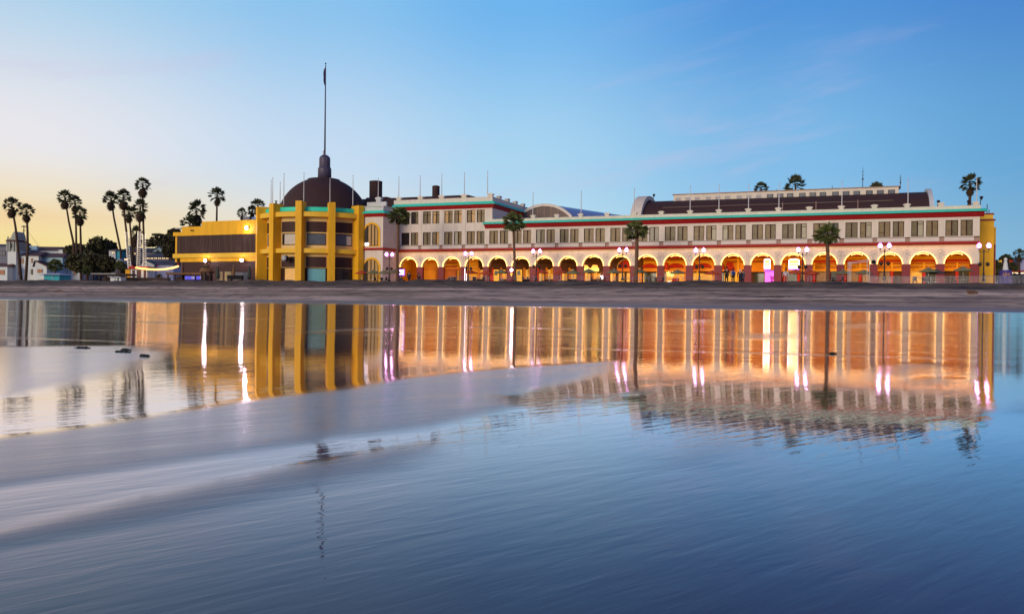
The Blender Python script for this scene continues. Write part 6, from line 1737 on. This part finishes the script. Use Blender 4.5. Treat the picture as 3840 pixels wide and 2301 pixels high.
# tables, chairs and bins behind the railings: dark low shapes
fu = [(1790, 'dark low table set before the fifth pillar'), (1985, 'dark low table set left of the third double lamp'), (2245, 'dark low table set before the orange post'), (2460, 'dark low table set at the machines'), (3130, 'dark low table set beside the thin trunk palm'), (3350, 'dark low table set by the grey shutters'), (3460, 'dark low table set under the large green parasol'), (3585, 'dark low table set at the last arch'), (1430, 'dark low table set under the corner parasols')]
proto = None
for u, lab in fu:
    if proto is None:
        t = thing('table_set', lab, 'table', (0, 0, 0), -FA.t)
        MB().lathe([(.55, .70), (.55, .75)], 14).build('tabletop', 'iron', t); MB().lathe([(.3, 0), (.05, .06), (.05, .70)], 8).build('pedestal', 'iron', t)
        for a in (0, 2.1, 4.2):
            cx, cy = .85 * math.cos(a), .85 * math.sin(a); m = MB(); m.box(cx - .2, cx + .2, cy - .2, cy + .2, .42, .46)
            for sx in (-.18, .18):
                for sy in (-.18, .18): m.box(cx + sx - .02, cx + sx + .02, cy + sy - .02, cy + sy + .02, 0, .42)
            m.box(cx - .2 + (.36 if math.cos(a) > 0 else 0), cx - .16 + (.36 if math.cos(a) > 0 else 0), cy - .2, cy + .2, .462, .9)
            m.build('chair', 'iron', t)
        proto = t
    else: t = copy_tree(proto)
    p = FA.W(FA.S(u, 1050, 10.5), 10.5, 0); t.location = (p.x, p.y, gz(p.x, p.y) + .0); t['label'] = lab; t['group'] = 'tables behind the railing'; t.rotation_euler = (0, 0, u * 1.7)
t = thing('planter', 'low pale planter box beside the rotunda at the berm top', 'planter', FA.W(FA.S(1343, 1045, 9), 9, 0), -FA.t); m = MB(); m.box(-.9, .9, -.4, .4, -.2, .45); m.build('box', 'cream_panel', t); m = MB(); m.box(-.95, .95, -.45, .45, .452, .52); m.build('rim', 'wood_dark', t)

# ================================================================== FAR RIGHT
x, z = FA.L(3770, 1040, -4)
t = thing('midway_booth', 'round blue game booth with orange lettering and a striped tower', 'booth', FA.W(x, -4, 0), -FA.t)
k = 110 / FPX
zz = lambda v: FA.Z(3770, v, -4)
MB().lathe([(23 * k, 0), (23 * k, zz(1034)), (20 * k, zz(1015)), (19 * k, zz(1013))], 20).build('drum', 'booth_blue', t)
m = MB()
for i, v in enumerate((1009, 1003, 997, 991, 985)): m.lathe([((9 - i) * k, zz(v)), ((9 - i) * k, zz(v - 3.2))], 14)
m.build('stripes', 'stripe_orange', t); MB().lathe([(10 * k, zz(1013)), (6 * k, zz(984)), (4 * k, zz(978)), (6.5 * k, zz(974)), (5 * k, zz(968)), (.02, zz(965))], 14).build('tower', 'house_white', t)
for sgn, mm in ((-1, 'blade_yellow'), (1, 'red_awning')):
    m = MB(); m.prism([(sgn * 26 * k, zz(979)), (sgn * 12 * k, zz(974)), (sgn * 12 * k, zz(984))], -.05, .05); m.build('pennant', mm, t); m = MB(); m.tube([(sgn * 12 * k, 0, zz(1013)), (sgn * 12 * k, 0, zz(973))], .04, 5); m.build('pennant_pole', 'iron', t)
fc = bpy.data.curves.new('lettering', 'FONT'); fc.body = 'cim'; fc.size = .62; fc.extrude = .03; fc.align_x = 'CENTER'
fc.materials.append(M['stripe_orange']); ft = bpy.data.objects.new('lettering_curve', fc); COL.objects.link(ft)
fm = bpy.data.meshes.new_from_object(ft.evaluated_get(bpy.context.evaluated_depsgraph_get())); bpy.data.objects.remove(ft)
fo = bpy.data.objects.new('lettering', fm); COL.objects.link(fo); fo.parent = t; fo.location = (0, -22.8 * k - .02, zz(1033)); fo.rotation_euler = (R(83), 0, 0)
m = MB(); m.box(-20 * k, 20 * k, -23.5 * k, -22.6 * k, .5, .9); m.build('counter', 'booth_blue', t)
h = House('distant_house', 'pinkish distant house with a pitched roof at the right edge', 'house', 3815, 150)
h.wall(3790, 3812, 1003, None, 'house_lilac', 6); h.gable_f(3796, 3900, 1000, 968, 3850, 'house_lilac', 'roof_slate', 6, 1); h.wall(3798, 3900, 1000.2, None, 'house_lilac', 5, 1, 'side_wall'); h.win(3818, 3836, 985, 998, 'win_dark', 1); h.win(3794, 3800, 1008, 1014, 'win_dark')
h.gable_x(3770, 3812, 1004, 996, 'roof_tile', 6)
h = House('fairground_stall', 'low dark stall with a bright warm strip light at the right edge', 'stall', 3810, 135)
h.wall(3782, 3860, 1014, 1018, 'red_awning', 3, -.4, 'roof'); h.wall(3785, 3860, 1028, None, 'cloth_navy', 2, .2, 'counter'); h.wall(3790, 3817, 1021, 1026, 'win_lit', .2, -.1, 'light_strip'); h.wall(3830, 3838, 1021, 1026, 'win_lit', .2, -.1, 'light_strip')
for u in (3786, 3822, 3850): h.wall(u, u + 2, 1018.1, None, 'wood_dark', .2, 0, 'post')

# ================================================================== PEOPLE
def skin_mesh(name, verts, edges, radii, m, parent, sub=1, root=0):
    me = bpy.data.meshes.new(name + '_skel'); me.from_pydata(verts, edges, [])
    o = bpy.data.objects.new(name + '_skel', me); COL.objects.link(o)
    md = o.modifiers.new('skin', 'SKIN'); md.use_smooth_shade = True
    for i, r in enumerate(radii):
        sv = me.skin_vertices[0].data[i]; sv.radius = (r, r) if not isinstance(r, tuple) else r; sv.use_root = (i == root)
    s_ = o.modifiers.new('sub', 'SUBSURF'); s_.levels = sub; s_.render_levels = sub
    dg = bpy.context.evaluated_depsgraph_get(); ev = o.evaluated_get(dg)
    nm = bpy.data.meshes.new_from_object(ev); bpy.data.objects.remove(o); bpy.data.meshes.remove(me)
    nm.name = name; nm.materials.clear(); nm.materials.append(M[m])
    nm.polygons.foreach_set('use_smooth', [True] * len(nm.polygons))
    r = bpy.data.objects.new(name, nm); COL.objects.link(r); r.parent = parent; return r
def person(loc, h, rz, label, top, legs, long=False, hair='hair', sit=False, shoe='cloth_white', arm=(0.05, 0.05), grp='people on the promenade'):
    t = thing('person', label, 'person', loc, rz, grp)
    H = h / 1.75
    def S_(l): return [tuple(c * H for c in p) for p in l]
    kn = (.11, -.02, .48) if not sit else (.13, -.42, .46); an = (.12, .03, .08) if not sit else (.13, -.42, .08); hp = .90 if not sit else .46
    dz = 0 if not sit else -.44
    V = [(0, 0, .95 + dz), (0, .0, 1.12 + dz), (0, 0, 1.32 + dz), (0, 0, 1.44 + dz), (0, -.01, 1.51 + dz), (0, -.02, 1.58 + dz), (0, -.015, 1.66 + dz), (0, 0, 1.73 + dz), (0, -.125, 1.605 + dz)]
    Rr = [.15, .135, .16, .09, .055, .085, .10, .065, .014]; E = [(0, 1), (1, 2), (2, 3), (3, 4), (4, 5), (5, 6), (6, 7), (5, 8)]
    for sx in (-1, 1):
        b0 = len(V); ax = arm[0 if sx < 0 else 1]
        V += [(sx * .18, 0, 1.40 + dz), (sx * (.22 + ax), .02, 1.12 + dz), (sx * (.23 + ax), -.10, .88 + dz), (sx * (.23 + ax), -.13, .80 + dz)]; Rr += [.06, .045, .032, .034]; E += [(2, b0), (b0, b0 + 1), (b0 + 1, b0 + 2), (b0 + 2, b0 + 3)]
        for f, (dx, ln) in enumerate(((-.028, .075), (-.010, .09), (.010, .085), (.028, .07))):
            q = len(V); V += [(sx * (.23 + ax) + dx * .6, -.15 + dx * .3, .765 + dz), (sx * (.23 + ax) + dx, -.15, .765 - ln * .5 + dz), (sx * (.23 + ax) + dx, -.135, .765 - ln + dz)]; Rr += [.0095, .009, .007]; E += [(b0 + 3, q), (q, q + 1), (q + 1, q + 2)]
        q = len(V); V += [(sx * (.20 + ax), -.165, .80 + dz), (sx * (.20 + ax), -.185, .765 + dz)]; Rr += [.011, .008]; E += [(b0 + 3, q), (q, q + 1)]
        b0 = len(V)
        V += [(sx * .10, 0, hp - .02), (sx * kn[0], kn[1], kn[2]), (sx * an[0], an[1], an[2]), (sx * an[0], an[1] - .16, .04)]; Rr += [.085, .055, .04, .035]; E += [(0, b0), (b0, b0 + 1), (b0 + 1, b0 + 2), (b0 + 2, b0 + 3)]
    skin_mesh('body', S_(V), E, [r * H for r in Rr], 'skin', t)
    # garments
    tv = [(0, 0, (.52 if long else .90) + dz * (0.3 if long else 1)), (0, 0, 1.1 + dz), (0, 0, 1.33 + dz), (0, 0, 1.46 + dz)]; tr_ = [(.22 if long else .175), .165, .185, .075]; te = [(0, 1), (1, 2), (2, 3)]
    for sx in (-1, 1):
        b0 = len(tv); ax = arm[0 if sx < 0 else 1]; tv += [(sx * .19, 0, 1.40 + dz), (sx * (.22 + ax), .02, 1.12 + dz), (sx * (.23 + ax), -.10, .90 + dz)]; tr_ += [.08, .065, .052]; te += [(2, b0), (b0, b0 + 1), (b0 + 1, b0 + 2)]
    skin_mesh('coat' if long else 'jacket', S_(tv), te, [r * H for r in tr_], top, t, 1, 1)
    lv = [(0, 0, .93 + dz)]; lr = [.16]; le = []
    for sx in (-1, 1):
        b0 = len(lv); lv += [(sx * .10, 0, hp - .06), (sx * kn[0], kn[1], kn[2]), (sx * an[0], an[1], .12)]; lr += [.11, .082, .068]; le += [(0, b0), (b0, b0 + 1), (b0 + 1, b0 + 2)]
    skin_mesh('trousers', S_(lv), le, [r * H for r in lr], legs, t)
    m = MB(); m.lathe([(.02, .145), (.07, .125), (.108, .05), (.112, -.02), (.098, -.07)], 12, (0, .018 * H, (1.65 + dz) * H)); hh_ = m.build('hair', hair, t, True)
    for sx in (-1, 1):
        m = MB(); x = sx * an[0] * H; y = an[1] * H; m.box(x - .05, x + .05, y - .21, y + .06, 0, .07); m.build('shoe', shoe, t)
    return t
def on_ground(u, d):
    p = P(u, 1000, d); return Vector((p.x, p.y, gz(p.x, p.y) + .02))
person(on_ground(2725, 99), 1.85, R(180), 'tall person in a long black coat and pale shoes, back turned', 'cloth_black', 'cloth_black', True)
p_ = person(on_ground(2749, 100), 1.70, R(175), 'person in a white top carrying a blue backpack', 'cloth_white', 'cloth_black', False)
m = MB(); m.tube([(0, .22, .95), (0, .26, 1.1), (0, .25, 1.3), (0, .2, 1.4)], [.12, .17, .16, .08], 10); m.build('backpack', 'cloth_blue', p_, True)
person(on_ground(2776, 101), 1.62, R(160), 'slim person in navy with a raised pale cap', 'cloth_navy', 'cloth_navy', False, 'cloth_white', arm=(.02, .12))
person(on_ground(2786, 101.4), 1.64, R(190), 'person in a grey coat beside the slim navy dressed person', 'cloth_grey', 'cloth_navy', True)
person(on_ground(2947, 97), 1.60, R(170), 'person in white and pink crossing below the wide lit sign', 'cloth_white', 'cloth_pink', False, arm=(.15, .12))
person(on_ground(1505, 122), 1.6, R(150), 'seated dark clothed person in front of the first arch', 'cloth_navy', 'cloth_grey', False, sit=True)
person(on_ground(1534, 123), 1.75, R(200), 'dark hooded standing person at the first orange panel', 'cloth_navy', 'cloth_navy', True, 'cloth_navy')
person(on_ground(1571, 123), 1.5, R(190), 'short person in black leaning at the second dark red pillar', 'cloth_black', 'cloth_black', False)
for u, lab in ((1506, 'low bench under the seated person'),):
    p = on_ground(u, 122); t = thing('bench', lab, 'bench', p, R(150)); MB().box(-.7, .7, -.1, .35, .36, .41).build('seat', 'wood_dark', t)
    for x in (-.55, .55): MB().box(x - .05, x + .05, -.05, .3, -.1, .358).build('leg', 'iron', t)

# ================================================================== SMALL THINGS ON THE SAND
p = hit_ground(3647, 1103); t = thing('driftwood_log', 'brown driftwood stump lying on the dry sand at the right', 'log', p, .4)
m = MB(); m.tube([(-.62, 0, .28), (-.3, .05, .16), (.1, 0, .14), (.45, -.1, .10)], [.10, .16, .2, .12], 9); m.build('stump', 'log_wood', t); m = MB(); m.tube([(-.5, 0, .3), (-.7, .1, .42)], [.07, .02], 6); m.tube([(.2, 0, .2), (.4, .1, .38)], [.06, .02], 6); m.build('roots', 'log_wood', t)
p = hit_ground(222, 1092); m = MB(); m.tube([(-.6, 0, .05), (0, .1, .1), (.5, 0, .06)], [.05, .1, .05], 7); o = m.build('driftwood_stick', 'log_wood'); o.location = p; tag(o, 'small driftwood stick on the dry sand at the left', 'driftwood')
rr = random.Random(21)
for u, v, s, lab in ((312, 1307, .3, 'dark strand of kelp on the left sand bank'), (470, 1314, .25, 'thin kelp strand near the tip of the left sand bank'), (463, 1322, .3, 'thicker kelp strand just below the thin one'), (545, 1337, .2, 'short kelp scrap at the bank tip'), (3120, 1327, .13, 'small round kelp lump in the orange reflection'),
                     (2900, 1114, 1.4, 'dark kelp line on the dry sand right of centre'), (2470, 1082, 1.6, 'dark wrack heap near the berm')):
    p = hit_ground(u, v); m = MB()
    for k in range(7):
        a = rr.uniform(-.4, .4); x0 = rr.uniform(-s, s) * .6; pts = [(x0 + s * .5 * (j / 4 - .5) * 2, rr.uniform(-.12, .12) * s + .3 * a * (j - 2) * s * .3, .02 + .03 * math.sin(j * 2 + k)) for j in range(5)]
        m.tube(pts, [.01, .03, .04, .03, .01], 5)
    o = m.build('kelp', 'kelp'); o.location = p; o.scale = (1, 1, 1); o.rotation_euler = (0, 0, R(-15)); tag(o, lab, 'kelp', 'kelp on the sand')

# ================================================================== SKY AND LIGHT
world = bpy.data.worlds.new('World'); scene.world = world; world.use_nodes = True
nt = world.node_tree; L = nt.links.new
bg = nt.nodes['Background']; bg.inputs['Strength'].default_value = 1.0
tc = nd(nt, 'ShaderNodeTexCoord')
sep = nd(nt, 'ShaderNodeSeparateXYZ'); L(tc.outputs['Generated'], sep.inputs[0])
GA = R(-72)
gx, gy = math.sin(GA), math.cos(GA)
hl = math_('SQRT', math_('MAXIMUM', 1e-4, math_('SUBTRACT', 1.0, math_('MULTIPLY', sep.outputs['Z'], sep.outputs['Z']))))
az = math_('DIVIDE', math_('ADD', math_('MULTIPLY', sep.outputs['X'], gx), math_('MULTIPLY', sep.outputs['Y'], gy)), hl)
el = math_('ARCSINE', sep.outputs['Z'])
azn = mrange(az, -1, 1, 0, 1)
def ramp(src, stops):
    r = nd(nt, 'ShaderNodeValToRGB'); L(src, r.inputs[0]); e = r.color_ramp.elements; r.color_ramp.interpolation = 'EASE'
    while len(e) < len(stops): e.new(.5)
    for k, (p_, c_) in enumerate(stops): e[k].position = p_; e[k].color = (*c_, 1)
    return r.outputs[0]
def sr(r, g, b_): return tuple((c / 255 / 12.92 if c <= 10.3 else ((c / 255 + .055) / 1.055) ** 2.4) for c in (r, g, b_))
# az: left edge .875 -> +.77, centre .655, right edge .36
def sc_(c, k): return tuple(x * k for x in c)
RIGHT, MIDC, LEFT = .37, .655, .885
low = ramp(azn, [(0, sc_(sr(180, 160, 150), 1.0)), (RIGHT, sr(128, 180, 212)), (.5, sr(160, 206, 230)), (MIDC, sr(196, 226, 236)), (.76, sr(240, 232, 205)), (LEFT, sr(246, 226, 140)), (1, sr(255, 226, 150))])
mid = ramp(azn, [(0, sc_(sr(178, 165, 170), 1.0)), (RIGHT, sr(95, 161, 212)), (.5, sr(125, 185, 230)), (MIDC, sr(168, 211, 239)), (.76, sr(196, 218, 240)), (LEFT, sr(232, 230, 235)), (1, sr(255, 225, 190))])
high = ramp(azn, [(0, sc_(sr(120, 135, 190), 1.0)), (RIGHT, sr(66, 128, 204)), (.5, sr(75, 145, 216)), (MIDC, sr(108, 178, 236)), (.76, sr(134, 192, 236)), (LEFT, sr(160, 205, 235)), (1, sr(185, 205, 230))])
zen = ramp(azn, [(0, sr(60, 66, 125)), (.5, sr(46, 50, 124)), (1, sr(85, 92, 155))])
e1 = mrange(el, R(1.5), R(10), 0, 1, True); e2 = mrange(el, R(9), R(20.5), 0, 1, True); e3 = mrange(el, R(20), R(48), 0, 1, True)
c1 = mixc(e1, low, mid); c2 = mixc(e2, c1, high); c3 = mixc(e3, c2, zen)
# warm band low on the left
band = math_('MULTIPLY', mrange(el, R(1.0), R(4.2), 0, 1, True), mrange(el, R(4.2), R(8.5), 1, 0, True))
band = math_('MULTIPLY', band, mrange(azn, .74, .90, 0, .55, True))
cmap = nd(nt, 'ShaderNodeMapping'); cmap.inputs['Scale'].default_value = (2.0, 2.0, 16.0); L(tc.outputs['Generated'], cmap.inputs[0])
cn = noise(cmap.outputs[0], 1.6, 5, .55)
band = math_('MULTIPLY', band, mrange(cn, .35, .62, .3, 1.1))
c4 = mixc(band, c3, sr(240, 190, 140))
# faint pink wisps
cm2 = nd(nt, 'ShaderNodeMapping', vector_type='TEXTURE'); cm2.inputs['Rotation'].default_value = (0, R(-11), 0); cm2.inputs['Scale'].default_value = (1 / 1.5, 1 / 1.5, 1 / 9.0); L(tc.outputs['Generated'], cm2.inputs[0])
wn = noise(cm2.outputs[0], 1.5, 5, .6, .3)
wisp = math_('MULTIPLY', mrange(wn, .50, .74, 0, .42, True), mrange(el, R(4), R(11), 0, 1, True))
wisp = math_('MULTIPLY', wisp, mrange(el, R(12), R(20), 1, .25, True))
c5 = mixc(wisp, c4, sr(205, 190, 222))
sky = nd(nt, 'ShaderNodeTexSky', sky_type='NISHITA'); sky.sun_disc = False; sky.sun_elevation = R(1.0); sky.sun_rotation = R(-146)
add = nd(nt, 'ShaderNodeMix', data_type='RGBA', blend_type='ADD'); add.inputs['Factor'].default_value = .012
L(c5, add.inputs[6]); L(sky.outputs[0], add.inputs[7])
L(add.outputs[2], bg.inputs['Color'])
sd = bpy.data.lights.new('sun', 'SUN'); sd.energy = 1.95; sd.angle = R(25); sd.color = (1, .79, .54)
so = bpy.data.objects.new('sun', sd); COL.objects.link(so)
az_, el_ = R(-146), R(11)          # afterglow low behind the viewer's left shoulder
dv = Vector((math.sin(az_) * math.cos(el_), math.cos(az_) * math.cos(el_), math.sin(el_)))
so.rotation_euler = dv.to_track_quat('Z', 'Y').to_euler()

# ================================================================== RENDER
vs_ = scene.view_settings; vs_.view_transform = 'Standard'; vs_.look = 'None'; vs_.exposure = 0; vs_.gamma = 1
scene.render.engine = 'CYCLES'
cy = scene.cycles
cy.use_denoising = True
try: cy.denoiser = 'OPENIMAGEDENOISE'
except Exception: pass
cy.max_bounces = 6; cy.diffuse_bounces = 3; cy.glossy_bounces = 4; cy.transmission_bounces = 2; cy.transparent_max_bounces = 6
cy.sample_clamp_indirect = 25.0; cy.caustics_reflective = False; cy.caustics_refractive = False
cy.use_light_tree = True
scene.render.film_transparent = False
